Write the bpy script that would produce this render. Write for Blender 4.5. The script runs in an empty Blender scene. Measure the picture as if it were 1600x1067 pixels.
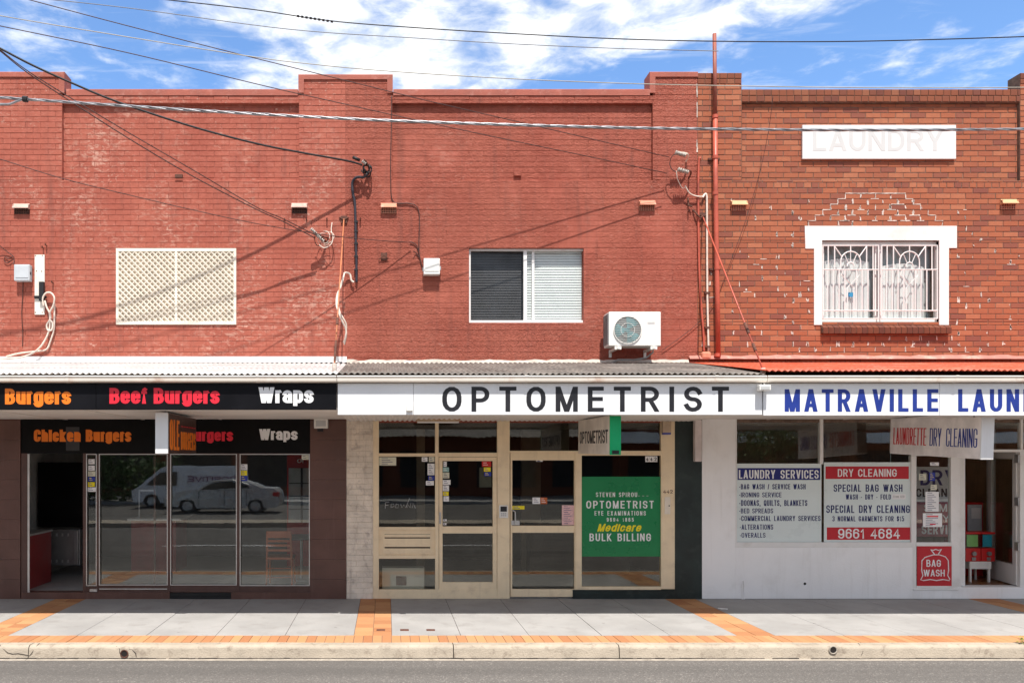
import bpy, math, random
from mathutils import Vector, Matrix
random.seed(7)
R = math.radians
sc = bpy.context.scene
COL = sc.collection

# ------------------------------------------------------------------ camera, sky, sun, exposure
D, F, CX, CY, CZ = 12.6, 1260.0, 604.0, 715.0, 2.2      # camera distance, focal length (px of 1600), principal point, eye height
cam = bpy.data.cameras.new("camera"); camo = bpy.data.objects.new("camera", cam); COL.objects.link(camo)
camo.location = (0, -D, CZ); camo.rotation_euler = (R(90), 0, 0)
cam.sensor_width = 36; cam.lens = 36 * F / 1600
cam.shift_x = (800 - CX) / 1600; cam.shift_y = (CY - 533.5) / 1600
cam.clip_end = 3000; cam.clip_start = 0.05
sc.camera = camo
SUN_EL = 63.9
SUN_DIR = Vector((-0.04, 1.0, -2.04)).normalized()
sl = bpy.data.lights.new("sun", "SUN"); sl.energy = 3.0; sl.angle = R(0.5); sl.color = (1.0, 0.95, 0.88)
so = bpy.data.objects.new("sun", sl); COL.objects.link(so)
so.rotation_euler = SUN_DIR.to_track_quat('-Z', 'Y').to_euler(); so.location = (0, -30, 60)
sc.view_settings.view_transform = 'Standard'; sc.view_settings.look = 'None'
sc.view_settings.exposure = 1.14; sc.view_settings.gamma = 1
sc.cycles.use_denoising = True
sc.cycles.max_bounces = 8; sc.cycles.diffuse_bounces = 4; sc.cycles.glossy_bounces = 4; sc.cycles.transparent_max_bounces = 16
sc.cycles.caustics_reflective = False; sc.cycles.caustics_refractive = False
sc.cycles.sample_clamp_indirect = 4

class G:
    """tiny node graph helper"""
    def __init__(s, nt): s.nt = nt
    def n(s, t, ins=None, **props):
        nd = s.nt.nodes.new(t)
        for k, v in props.items(): setattr(nd, k, v)
        for k, v in (ins or {}).items():
            sock = nd.inputs[k]
            if hasattr(v, 'node'): s.nt.links.new(v, sock)
            else: sock.default_value = v
        return nd
    def m(s, op, a, b=0.0, c=0.0, clamp=False):
        return s.n('ShaderNodeMath', {0: a, 1: b, 2: c}, operation=op, use_clamp=clamp).outputs[0]
    def mix(s, f, a, b, bt='MIX'):
        if isinstance(a, tuple): a = (*a[:3], 1)
        if isinstance(b, tuple): b = (*b[:3], 1)
        return s.n('ShaderNodeMix', {0: f, 6: a, 7: b}, data_type='RGBA', blend_type=bt).outputs[2]
    def noise(s, vec, scale, detail=5, rough=0.55, dist=0.0, dim='3D'):
        return s.n('ShaderNodeTexNoise', {'Vector': vec, 'Scale': scale, 'Detail': detail, 'Roughness': rough, 'Distortion': dist}, noise_dimensions=dim).outputs[0]
    def ss(s, v, a, b):
        return s.n('ShaderNodeMapRange', {0: v, 1: a, 2: b, 3: 0.0, 4: 1.0}, interpolation_type='SMOOTHSTEP').outputs[0]
    def scale(s, vec, sx, sy, sz):
        return s.n('ShaderNodeMapping', {'Vector': vec, 'Scale': (sx, sy, sz)}).outputs[0]

w = bpy.data.worlds.new("World"); sc.world = w; w.use_nodes = True
w.node_tree.nodes.clear(); g = G(w.node_tree)
sky = g.n('ShaderNodeTexSky', sky_type='NISHITA', sun_disc=False, sun_elevation=R(SUN_EL), sun_rotation=R(180), altitude=20, air_density=1.0, dust_density=0.6, ozone_density=1.6)
dirv = g.n('ShaderNodeTexCoord').outputs['Generated']
sp = g.n('ShaderNodeSeparateXYZ', {0: dirv})
zz = g.m('MAXIMUM', sp.outputs[2], 0.04)
u = g.m('DIVIDE', sp.outputs[0], zz); v = g.m('DIVIDE', sp.outputs[1], zz)
pv = g.n('ShaderNodeCombineXYZ', {0: u, 1: v, 2: 0.0}).outputs[0]
n1 = g.noise(pv, 2.3, 9, 0.62, 0.5)
n2 = g.noise(g.n('ShaderNodeMapping', {'Vector': pv, 'Location': (3.1, 1.7, 0.4), 'Rotation': (0, 0, R(24)), 'Scale': (1.6, 7.0, 1)}).outputs[0], 1.5, 8, 0.62, 0.7)
n3 = g.noise(pv, 7.5, 7, 0.6, 0.3)
uR = g.m('MULTIPLY_ADD', v, -1.68, 1.08 + 1.68 * 1.762)
mR = g.ss(g.m('SUBTRACT', uR, u), -0.12, 0.18)
mL = g.ss(u, -0.55, -0.05)
fwd = g.ss(v, 0.3, 1.2)
mask = g.m('MULTIPLY', g.m('MULTIPLY', mR, mL), fwd)
mott = g.m('MULTIPLY', g.m('MULTIPLY', g.ss(u, 0.3, -0.5), fwd), 0.5)
dens = g.m('ADD', g.m('ADD', g.m('MULTIPLY', n1, 1.0), g.m('MULTIPLY', g.m('SUBTRACT', n3, 0.5), 0.8)), g.m('ADD', g.m('MULTIPLY', mask, 0.34), g.m('MULTIPLY', mott, 0.2)))
cl = g.ss(dens, 0.52, 0.98)
cirr = g.m('MULTIPLY', g.m('MULTIPLY', g.ss(n2, 0.52, 0.78), 0.38), fwd)
cov = g.m('MAXIMUM', g.m('MULTIPLY', cl, 0.97), cirr)
skyc = g.mix(1.0, sky.outputs[0], (0.53, 0.655, 0.78), 'MULTIPLY')
shade = g.mix(g.ss(n3, 0.35, 0.65), (2.8, 3.0, 3.3), (4.1, 4.1, 4.1))
colr = g.mix(cov, skyc, shade)
high = g.m('SUBTRACT', 1.0, g.ss(v, 0.2, 1.3))          # unseen neutral cloud, added overhead and behind the camera to warm the fill light
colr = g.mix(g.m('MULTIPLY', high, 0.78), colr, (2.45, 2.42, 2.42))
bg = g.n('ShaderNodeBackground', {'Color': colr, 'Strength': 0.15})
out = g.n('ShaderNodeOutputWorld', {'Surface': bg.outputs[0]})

# ------------------------------------------------------------------ materials
MATS = {}
def newmat(name):
    m = bpy.data.materials.new(name); m.use_nodes = True; m.node_tree.nodes.clear()
    gg = G(m.node_tree)
    MATS[name] = m
    return m, gg
def finish(gg, col, rough=0.6, metal=0.0, normal=None, spec=0.4, **kw):
    ins = {'Base Color': (*col[:3], 1) if isinstance(col, tuple) else col, 'Roughness': rough, 'Metallic': metal, 'Specular IOR Level': spec}
    if normal is not None: ins['Normal'] = normal
    ins.update(kw)
    b = gg.n('ShaderNodeBsdfPrincipled', ins)
    gg.n('ShaderNodeOutputMaterial', {'Surface': b.outputs[0]})
def cl3(c, f): return tuple(min(0.95, x * f) for x in c[:3])
def mat(name, c, rough=0.6, metal=0.0, var=0.12, scale=5.0, bump=0.0, bscale=60.0, dirt=None, damt=0.5, dscale=3.0, streak=None, samt=0.4, spec=0.4):
    m, gg = newmat(name)
    co = gg.n('ShaderNodeTexCoord').outputs['Object']
    f = gg.ss(gg.noise(co, scale, 6, 0.6), 0.3, 0.7)
    col = gg.mix(f, cl3(c, 1 - var), cl3(c, 1 + var))
    if dirt:
        d = gg.m('MULTIPLY', gg.ss(gg.noise(co, dscale, 9, 0.68, 0.4), 0.5, 0.72), damt)
        col = gg.mix(d, col, dirt)
    if streak:
        d = gg.m('MULTIPLY', gg.ss(gg.noise(gg.scale(co, 9, 9, 0.5), 1.6, 7, 0.65), 0.5, 0.75), samt)
        col = gg.mix(d, col, streak)
    nrm = None
    if bump > 0:
        nrm = gg.n('ShaderNodeBump', {'Height': gg.noise(co, bscale, 5, 0.6), 'Strength': bump, 'Distance': 0.01}).outputs[0]
    rr = gg.m('MULTIPLY_ADD', f, 0.12, rough - 0.06, clamp=True)
    finish(gg, col, rr, metal, nrm, spec)
    return m

def painted_wall_mat(name, stucco, pale):
    m, gg = newmat(name)
    co = gg.n('ShaderNodeTexCoord').outputs['Object']
    tone = gg.n('ShaderNodeAttribute', attribute_name='tone').outputs['Fac']
    lo = gg.ss(gg.noise(co, 0.9, 6, 0.6), 0.3, 0.7)
    col = gg.mix(lo, (0.325, 0.078, 0.050), (0.42, 0.120, 0.078))
    col = gg.mix(gg.m('MULTIPLY', tone, 0.30), col, (0.30, 0.075, 0.050))
    fine = gg.ss(gg.noise(co, 14, 7, 0.7), 0.42, 0.75)
    col = gg.mix(gg.m('MULTIPLY', fine, 0.28), col, (0.63, 0.2, 0.15))
    # worn pale patches where the paint has gone chalky
    a = gg.noise(gg.scale(co, 1.5, 1, 0.8), 0.75, 4, 0.6)
    b = gg.noise(gg.scale(co, 1.0, 1, 2.2), 9, 8, 0.72, 0.6)
    pm = gg.m('MULTIPLY', gg.ss(a, 0.50 - pale * 0.07, 0.70), gg.ss(b, 0.47, 0.64))
    col = gg.mix(gg.m('MULTIPLY', pm, 0.72 * min(1, pale)), col, (0.66, 0.42, 0.33))
    pk = gg.m('MULTIPLY', gg.ss(gg.noise(co, 1.1, 3, 0.5), 0.50, 0.62), gg.ss(gg.noise(gg.scale(co, 1, 1, 1.6), 16, 9, 0.75, 0.4), 0.575, 0.60))
    col = gg.mix(gg.m('MULTIPLY', pk, 0.6 * min(1, pale + .15)), col, (0.62, 0.40, 0.32))
    # soot runs
    st = gg.ss(gg.noise(gg.scale(co, 5, 5, 0.45), 1.3, 7, 0.66), 0.50, 0.72)
    col = gg.mix(gg.m('MULTIPLY', st, 0.5), col, (0.19, 0.065, 0.05))
    hb = gg.noise(co, 85, 5, 0.65)
    if stucco:
        h2 = gg.noise(gg.scale(co, 1, 1, 1.5), 24, 6, 0.62, 1.2)
        area = gg.ss(gg.noise(co, 0.8, 3, 0.5), 0.32, 0.52)
        h = gg.m('ADD', gg.m('MULTIPLY', hb, 0.35), gg.m('MULTIPLY', gg.m('MULTIPLY', h2, area), 1.5))
        bn = gg.n('ShaderNodeBump', {'Height': h, 'Strength': 0.9, 'Distance': 0.026}).outputs[0]
    else:
        h = gg.m('ADD', gg.m('MULTIPLY', hb, 0.5), gg.m('MULTIPLY', gg.noise(co, 28, 4, 0.6), 0.7))
        bn = gg.n('ShaderNodeBump', {'Height': h, 'Strength': 0.5, 'Distance': 0.012}).outputs[0]
    finish(gg, col, 0.72, 0, bn, 0.25)
    return m

def brick_mat(name, dark=0.0):
    m, gg = newmat(name)
    co = gg.n('ShaderNodeTexCoord').outputs['Object']
    tone = gg.n('ShaderNodeAttribute', attribute_name='tone').outputs['Fac']
    rp = gg.n('ShaderNodeValToRGB', {0: tone})
    e = rp.color_ramp.elements
    cols = [(0.0, (0.23, 0.075, 0.052)), (0.10, (0.27, 0.090, 0.056)), (0.3, (0.34, 0.106, 0.055)), (0.75, (0.38, 0.118, 0.057)), (1.0, (0.43, 0.16, 0.085))]
    e[0].position, e[0].color = cols[0][0], (*cl3(cols[0][1], 1 - dark), 1)
    e[1].position, e[1].color = 1.0, (*cl3(cols[-1][1], 1 - dark), 1)
    for p, c in cols[1:-1]:
        q = e.new(p); q.color = (*cl3(c, 1 - dark), 1)
    f = gg.ss(gg.noise(co, 16, 7, 0.68), 0.35, 0.72)
    col = gg.mix(gg.m('MULTIPLY', f, 0.24), rp.outputs[0], (0.21, 0.07, 0.05))
    lo = gg.ss(gg.noise(co, 0.7, 5, 0.6), 0.48, 0.7)
    col = gg.mix(gg.m('MULTIPLY', lo, 0.22), col, (0.22, 0.075, 0.052))
    bn = gg.n('ShaderNodeBump', {'Height': gg.noise(co, 90, 5, 0.65), 'Strength': 0.5, 'Distance': 0.008}).outputs[0]
    finish(gg, col, 0.75, 0, bn, 0.25)
    return m

def glass_mat(name, tint, refl):
    m, gg = newmat(name)
    co = gg.n('ShaderNodeTexCoord').outputs['Object']
    bn = gg.n('ShaderNodeBump', {'Height': gg.noise(co, 1.4, 2, 0.4), 'Strength': 0.016, 'Distance': 0.05}).outputs[0]
    tr = gg.n('ShaderNodeBsdfTransparent', {'Color': (*tint, 1)}).outputs[0]
    gl = gg.n('ShaderNodeBsdfGlossy', {'Color': (0.96, 0.98, 0.97, 1), 'Roughness': 0.008, 'Normal': bn}).outputs[0]
    fr = gg.m('POWER', gg.n('ShaderNodeLayerWeight', {'Blend': 0.5}).outputs['Facing'], 4.0)
    smear = gg.ss(gg.noise(co, 2.2, 6, 0.6), 0.35, 0.8)
    fac = gg.m('ADD', gg.m('MULTIPLY_ADD', smear, 0.02, refl), gg.m('MULTIPLY', fr, 0.35), clamp=True)
    mx = gg.n('ShaderNodeMixShader', {0: fac, 1: tr, 2: gl}).outputs[0]
    gg.n('ShaderNodeOutputMaterial', {'Surface': mx})
    return m

paint_brick = painted_wall_mat('painted_brick', False, 1.0)
paint_stucco = painted_wall_mat('painted_render', True, 0.25)
paint_trim = mat('painted_coping', (0.355, 0.100, 0.068), 0.7, var=0.14, scale=3, bump=0.4, bscale=50, streak=(0.3, 0.09, 0.07), samt=0.3, dirt=(0.66, 0.36, 0.3), damt=0.35, dscale=7)
red_brick = brick_mat('red_brick'); brown_brick = brick_mat('weathered_brick', 0.36); sill_brick = brick_mat('sill_brick', 0.55)
mortar = mat('mortar', (0.17, 0.115, 0.085), 0.9, var=0.3, scale=12, bump=0.5)
white_smear = mat('white_paint_smear', (0.60, 0.53, 0.47), 0.8, var=0.35, scale=9, dirt=(0.36, 0.2, 0.14), damt=0.7, dscale=14)
white_paint = mat('white_paint', (0.80, 0.79, 0.77), 0.5, var=0.04, scale=2, bump=0.15, bscale=30, dirt=(0.5, 0.46, 0.41), damt=0.35, dscale=2.2)
white_render = mat('white_render', (0.90, 0.895, 0.89), 0.6, var=0.03, scale=1.2, bump=0.3, bscale=45, dirt=(0.60, 0.57, 0.53), damt=0.2, dscale=1.9, streak=(0.62, 0.6, 0.57), samt=0.25)
sign_white = mat('sign_white', (0.80, 0.81, 0.82), 0.35, var=0.03, scale=1.5, streak=(0.66, 0.65, 0.62), samt=0.25)
sign_black = mat('sign_black', (0.006, 0.006, 0.008), 0.5, var=0.3, scale=2, spec=0.12)
sign_black_low = mat('shop_black', (0.005, 0.0045, 0.0045), 0.45, var=0.3, scale=2, spec=0.12)
letter_black = mat('letter_black', (0.018, 0.018, 0.022), 0.4, var=0.15)
letter_blue = mat('letter_blue', (0.016, 0.04, 0.26), 0.4, var=0.08)
letter_navy = mat('letter_navy', (0.012, 0.02, 0.12), 0.45, var=0.1)
letter_orange = mat('letter_orange', (0.88, 0.20, 0.012), 0.45, var=0.06)
letter_red = mat('letter_red', (0.78, 0.022, 0.045), 0.45, var=0.06)
letter_white = mat('letter_white', (0.86, 0.86, 0.86), 0.45, var=0.03)
letter_grey = mat('letter_faint_grey', (0.5, 0.505, 0.5), 0.5, var=0.03)
sign_red = mat('sign_red', (0.52, 0.018, 0.03), 0.4, var=0.06)
sign_navy = mat('sign_navy', (0.015, 0.02, 0.17), 0.4, var=0.06)
sign_green = mat('poster_green', (0.004, 0.22, 0.07), 0.3, var=0.08, scale=1.5, spec=0.5)
box_green = mat('lightbox_green', (0.004, 0.42, 0.15), 0.35, var=0.05)
letter_yellow = mat('letter_yellow', (0.9, 0.76, 0.02), 0.4, var=0.04)
panel_pale = mat('panel_pale', (0.72, 0.80, 0.79), 0.3, var=0.04, scale=1.0, spec=0.5)
brown_tile = mat('brown_tile', (0.125, 0.062, 0.048), 0.42, var=0.14, scale=2.5, bump=0.12, bscale=40, streak=(0.20, 0.11, 0.09), samt=0.4)
brown_alu = mat('brown_aluminium', (0.105, 0.058, 0.048), 0.4, 0.2, var=0.1)
silver = mat('silver_bead', (0.62, 0.60, 0.57), 0.35, 0.5, var=0.08)
cream = mat('cream_paint', (0.87, 0.71, 0.48), 0.5, var=0.05, scale=3, bump=0.1, dirt=(0.5, 0.38, 0.26), damt=0.35, dscale=3.5, streak=(0.55, 0.43, 0.3), samt=0.25)
cream_light = mat('cream_screen', (0.84, 0.76, 0.64), 0.55, var=0.05, streak=(0.6, 0.5, 0.36), samt=0.3)
dirty_white = mat('dirty_white_brick', (0.78, 0.69, 0.58), 0.75, var=0.12, scale=4, bump=0.7, bscale=38, dirt=(0.33, 0.27, 0.24), damt=0.7, dscale=6, streak=(0.42, 0.34, 0.28), samt=0.5)
dark_green = mat('dark_green_paint', (0.016, 0.026, 0.024), 0.45, var=0.25, scale=3, dirt=(0.06, 0.07, 0.065), damt=0.4, dscale=5)
iron_white = mat('white_corrugated_iron', (0.50, 0.485, 0.48), 0.5, var=0.10, scale=2, streak=(0.5, 0.42, 0.36), samt=0.3)
iron_grey = mat('grey_corrugated_iron', (0.155, 0.138, 0.125), 0.65, 0.1, var=0.3, scale=2.5, dirt=(0.40, 0.35, 0.30), damt=0.5, dscale=2.0)
iron_red = mat('red_corrugated_iron', (0.54, 0.09, 0.042), 0.6, var=0.2, scale=2, dirt=(0.55, 0.30, 0.23), damt=0.6, dscale=4)
flash_cream = mat('cream_flashing', (0.52, 0.46, 0.40), 0.7, var=0.15, dirt=(0.2, 0.14, 0.11), damt=0.6, dscale=6, bump=0.5)
flash_pink = mat('pink_flashing', (0.46, 0.19, 0.15), 0.7, var=0.2, dirt=(0.6, 0.48, 0.4), damt=0.6, dscale=5, bump=0.5)
gutter_mat = mat('gutter_cream', (0.76, 0.70, 0.62), 0.4, var=0.06, scale=1.5, dirt=(0.35, 0.13, 0.04), damt=0.55, dscale=1.5)
soffit_mat = mat('soffit', (0.76, 0.72, 0.68), 0.6, var=0.06, scale=1.5)
concrete = mat('footpath_concrete', (0.345, 0.335, 0.325), 0.85, var=0.10, scale=1.2, bump=0.3, bscale=120, dirt=(0.26, 0.245, 0.23), damt=0.6, dscale=3.2)
_nt = G(concrete.node_tree); _b = [q for q in concrete.node_tree.nodes if q.type == 'BSDF_PRINCIPLED'][0]; _src = _b.inputs['Base Color'].links[0].from_socket
_co = _nt.n('ShaderNodeTexCoord').outputs['Object']; _v = _nt.n('ShaderNodeTexVoronoi', {'Vector': _co, 'Scale': 3.1, 'Randomness': 1.0})
_sel = _nt.ss(_nt.n('ShaderNodeSeparateColor', {0: _v.outputs['Color']}).outputs[0], .62, .64)
_spot = _nt.m('MULTIPLY', _nt.m('MULTIPLY', _nt.ss(_v.outputs['Distance'], .075, .05), _sel), .6)
concrete.node_tree.links.new(_nt.mix(_spot, _src, (.17, .16, .15)), _b.inputs['Base Color'])
joint_dark = mat('joint_sand', (0.12, 0.10, 0.09), 0.95, var=0.2)
kerb_mat = mat('kerb_concrete', (0.42, 0.36, 0.285), 0.9, var=0.12, scale=2.5, bump=0.8, bscale=55, dirt=(0.17, 0.13, 0.10), damt=0.65, dscale=9)
gutter_conc = mat('gutter_concrete', (0.42, 0.37, 0.31), 0.9, var=0.2, scale=6, bump=0.8, bscale=70, dirt=(0.12, 0.10, 0.08), damt=0.7, dscale=6)
steel = mat('galvanised_steel', (0.5, 0.5, 0.5), 0.4, 0.7, var=0.12)
grey_box = mat('grey_meter_box', (0.52, 0.55, 0.58), 0.45, var=0.05, streak=(0.4, 0.36, 0.32), samt=0.3)
white_plastic = mat('white_plastic', (0.80, 0.79, 0.75), 0.4, var=0.03, streak=(0.62, 0.56, 0.48), samt=0.25)
black_rubber = mat('black_rubber', (0.015, 0.014, 0.016), 0.5, var=0.2)
cable_white = mat('white_cable', (0.72, 0.62, 0.53), 0.5, var=0.12, scale=8)
cable_silver = mat('silver_cable', (0.34, 0.34, 0.36), 0.35, 0.6, var=0.2, scale=12)
cable_brown = mat('brown_cable', (0.06, 0.026, 0.022), 0.5, var=0.2)
pipe_red = mat('red_painted_pipe', (0.48, 0.10, 0.062), 0.45, var=0.14, scale=4, dirt=(0.16, 0.055, 0.045), damt=0.8, dscale=1.4)
pipe_orange = mat('orange_painted_rod', (0.52, 0.19, 0.09), 0.5, var=0.15, scale=4, dirt=(0.36, 0.1, 0.07), damt=0.7, dscale=3)
rust = mat('rusty_iron', (0.115, 0.045, 0.03), 0.8, var=0.35, scale=14)
terracotta = mat('terracotta_hood', (0.60, 0.24, 0.15), 0.75, var=0.12, dirt=(0.72, 0.52, 0.44), damt=0.5, dscale=9)
hood_pale = mat('pale_hood', (0.56, 0.38, 0.32), 0.75, var=0.14, dirt=(0.5, 0.2, 0.15), damt=0.5, dscale=14)
hood_buff = mat('buff_hood', (0.66, 0.36, 0.19), 0.7, var=0.1)
dark_hole = mat('dark_opening', (0.016, 0.012, 0.011), 0.9, var=0.3)
blind_grey = mat('dark_insect_screen', (0.16, 0.16, 0.165), 0.6, var=0.15)
blind_white = mat('white_blind', (0.84, 0.83, 0.80), 0.55, var=0.05)
curtain = mat('white_curtain', (0.86, 0.85, 0.83), 0.8, var=0.06, scale=3)
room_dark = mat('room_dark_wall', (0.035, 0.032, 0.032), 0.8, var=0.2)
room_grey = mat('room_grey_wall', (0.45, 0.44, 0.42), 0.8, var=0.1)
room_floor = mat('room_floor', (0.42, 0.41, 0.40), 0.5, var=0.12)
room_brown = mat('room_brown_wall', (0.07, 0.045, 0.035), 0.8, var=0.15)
wood_panel = mat('wood_panelling', (0.66, 0.46, 0.30), 0.55, var=0.12, scale=3, streak=(0.36, 0.2, 0.1), samt=0.6)
wood_floor = mat('timber_floor', (0.26, 0.115, 0.05), 0.3, var=0.2, scale=3)
wood_chair = mat('chair_wood', (0.46, 0.13, 0.06), 0.4, var=0.15)
red_counter = mat('red_laminate', (0.30, 0.04, 0.04), 0.35, var=0.1)
bright_red = mat('bright_red_plastic', (0.56, 0.02, 0.02), 0.35, var=0.05)
steel_dark = mat('stainless_panel', (0.30, 0.30, 0.30), 0.35, 0.6, var=0.1)
sticker_blue = mat('sticker_blue', (0.03, 0.05, 0.36), 0.5, var=0.05)
sticker_cream = mat('sticker_cream', (0.66, 0.65, 0.52), 0.5, var=0.05)
sticker_pink = mat('sticker_pink', (0.78, 0.5, 0.5), 0.5, var=0.15, scale=40)
leaf = mat('leaf_green', (0.055, 0.11, 0.022), 0.6, var=0.4, scale=2)
bark = mat('bark', (0.10, 0.07, 0.05), 0.9, var=0.3, bump=0.6)
glass_shop = glass_mat('shop_glass', (0.92, 0.94, 0.93), 0.065)
glass_clear = glass_mat('clear_glass', (0.93, 0.95, 0.95), 0.03)
glass_opt = glass_mat('tinted_glass', (0.82, 0.82, 0.78), 0.055)

# paver material: each paver carries its own tone
mp, gg = newmat('orange_paver')
co = gg.n('ShaderNodeTexCoord').outputs['Object']; tone = gg.n('ShaderNodeAttribute', attribute_name='tone').outputs['Fac']
c = gg.mix(tone, (0.40, 0.175, 0.08), (0.53, 0.285, 0.135))
c = gg.mix(gg.m('MULTIPLY', gg.ss(gg.noise(co, 6, 8, 0.7), 0.48, 0.75), 0.4), c, (0.36, 0.2, 0.12))
finish(gg, c, 0.85, 0, gg.n('ShaderNodeBump', {'Height': gg.noise(co, 110, 4, 0.6), 'Strength': 0.3, 'Distance': 0.01}).outputs[0], 0.25)
paver = mp
# asphalt: pale weathered aggregate
ma, gg = newmat('asphalt')
co = gg.n('ShaderNodeTexCoord').outputs['Object']
vr = gg.n('ShaderNodeTexVoronoi', {'Vector': co, 'Scale': 70.0})
spk = gg.n('ShaderNodeSeparateColor', {0: vr.outputs['Color']}).outputs[0]
c = gg.mix(gg.ss(spk, 0.25, 1.0), (0.138, 0.126, 0.117), (0.19, 0.177, 0.164))
c = gg.mix(gg.m('MULTIPLY', gg.ss(spk, 0.93, 0.97), 0.4), c, (0.42, 0.38, 0.34))
c = gg.mix(gg.m('MULTIPLY', gg.ss(gg.noise(gg.scale(co, 0.35, 1.6, 1), 1.1, 6, 0.6), 0.4, 0.7), 0.35), c, (0.125, 0.115, 0.105))
c = gg.mix(gg.m('MULTIPLY', gg.ss(gg.noise(gg.scale(co, 0.03, 0.9, 1), 1.0, 4, 0.6), 0.42, 0.62), 0.45), c, (0.085, 0.08, 0.075))
finish(gg, c, 0.9, 0, gg.n('ShaderNodeBump', {'Height': vr.outputs['Distance'], 'Strength': 0.6, 'Distance': 0.01}).outputs[0], 0.25)
asphalt = ma

# ------------------------------------------------------------------ geometry helpers
def PX(px, d=D): return (px - CX) * d / F
def PZ(py, d=D): return CZ + (CY - py) * d / F

class MB:
    def __init__(s): s.v = []; s.f = []; s.t = []
    def add(s, vs, fs, tone=0.5):
        o = len(s.v); s.v += [tuple(q) for q in vs]
        for f in fs: s.f.append([o + i for i in f]); s.t.append(tone)
        return s
    def box(s, x0, x1, y0, y1, z0, z1, tone=0.5):
        if x0 > x1: x0, x1 = x1, x0
        if y0 > y1: y0, y1 = y1, y0
        if z0 > z1: z0, z1 = z1, z0
        return s.add([(x0, y0, z0), (x1, y0, z0), (x1, y1, z0), (x0, y1, z0), (x0, y0, z1), (x1, y0, z1), (x1, y1, z1), (x0, y1, z1)],
                     [(0, 1, 5, 4), (1, 2, 6, 5), (2, 3, 7, 6), (3, 0, 4, 7), (4, 5, 6, 7), (3, 2, 1, 0)], tone)
    def pbox(s, px0, px1, py0, py1, y0, y1, tone=0.5):
        d = D + y0
        return s.box(PX(px0, d), PX(px1, d), y0, y1, PZ(py1, d), PZ(py0, d), tone)
    def prism(s, prof, axis, a, b, tone=0.5):
        """extrude a closed 2D profile along an axis ('x': prof=(y,z); 'y': prof=(x,z); 'z': prof=(x,y))"""
        n = len(prof)
        def mk(p, t): return (t, p[0], p[1]) if axis == 'x' else ((p[0], t, p[1]) if axis == 'y' else (p[0], p[1], t))
        vs = [mk(p, a) for p in prof] + [mk(p, b) for p in prof]
        fs = [(i, (i + 1) % n, n + (i + 1) % n, n + i) for i in range(n)] + [tuple(range(n))[::-1], tuple(range(n, 2 * n))]
        return s.add(vs, fs, tone)
    def tube(s, pts, r, n=6, closed=False, tone=0.5):
        pts = [Vector(p) for p in pts]; m = len(pts)
        rr = r if isinstance(r, (list, tuple)) else [r] * m
        vs = []; up = Vector((0.13, 0.31, 0.94))
        for i, p in enumerate(pts):
            a = pts[(i - 1) % m] if (closed or i > 0) else p
            b = pts[(i + 1) % m] if (closed or i < m - 1) else p
            t = (b - a).normalized()
            if abs(t.dot(up)) > 0.97: up = Vector((0.9, 0.3, 0.1))
            e1 = t.cross(up).normalized(); e2 = t.cross(e1).normalized()
            for k in range(n):
                an = 2 * math.pi * k / n
                vs.append(p + (e1 * math.cos(an) + e2 * math.sin(an)) * rr[i])
        fs = []
        for i in range(m if closed else m - 1):
            j = (i + 1) % m
            for k in range(n):
                fs.append((i * n + k, i * n + (k + 1) % n, j * n + (k + 1) % n, j * n + k))
        if not closed: fs += [tuple(range(n))[::-1], tuple(range((m - 1) * n, m * n))]
        return s.add(vs, fs, tone)
    def cyl(s, c, axis, r, h, n=16, r2=None):
        c = Vector(c); a = Vector(axis).normalized()
        return s.tube([c, c + a * h], [r, r if r2 is None else r2], n)
    def sphere(s, c, rx, ry, rz, n=10, m=6):
        vs = []; fs = []
        for i in range(m + 1):
            th = math.pi * i / m
            for k in range(n):
                ph = 2 * math.pi * k / n
                vs.append((c[0] + rx * math.sin(th) * math.cos(ph), c[1] + ry * math.sin(th) * math.sin(ph), c[2] + rz * math.cos(th)))
        for i in range(m):
            for k in range(n):
                fs.append((i * n + k, i * n + (k + 1) % n, (i + 1) * n + (k + 1) % n, (i + 1) * n + k))
        return s.add(vs, fs)
    def build(s, name, material, parent=None, base=None, bevel=0.0, smooth=False, solid=0.0):
        L = Vector((0, 0, 0))
        if parent is not None:
            p = parent
            while p.parent: p = p.parent
            L = Vector(p.location)
        elif base is not None: L = Vector(base)
        me = bpy.data.meshes.new(name)
        me.from_pydata([(x - L.x, y - L.y, z - L.z) for x, y, z in s.v], [], s.f)
        at = me.attributes.new('tone', 'FLOAT', 'FACE')
        at.data.foreach_set('value', s.t)
        me.materials.append(material)
        if smooth: me.polygons.foreach_set('use_smooth', [True] * len(me.polygons))
        me.update()
        o = bpy.data.objects.new(name, me); COL.objects.link(o)
        if parent is not None: o.parent = parent
        else: o.location = L
        if bevel:
            b = o.modifiers.new('bevel', 'BEVEL'); b.width = bevel; b.segments = 2; b.limit_method = 'ANGLE'; b.angle_limit = R(40)
        if solid:
            b = o.modifiers.new('solid', 'SOLIDIFY'); b.thickness = solid
        return o

def tag(o, label, cat, group=None):
    o['label'] = label; o['category'] = cat
    if group: o['group'] = group
    return o
def thing(name, label, cat, loc, group=None):
    o = bpy.data.objects.new(name, None); COL.objects.link(o); o.location = loc; o.empty_display_size = 0.2
    return tag(o, label, cat, group)
def structure(o): o['kind'] = 'structure'; return o

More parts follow.
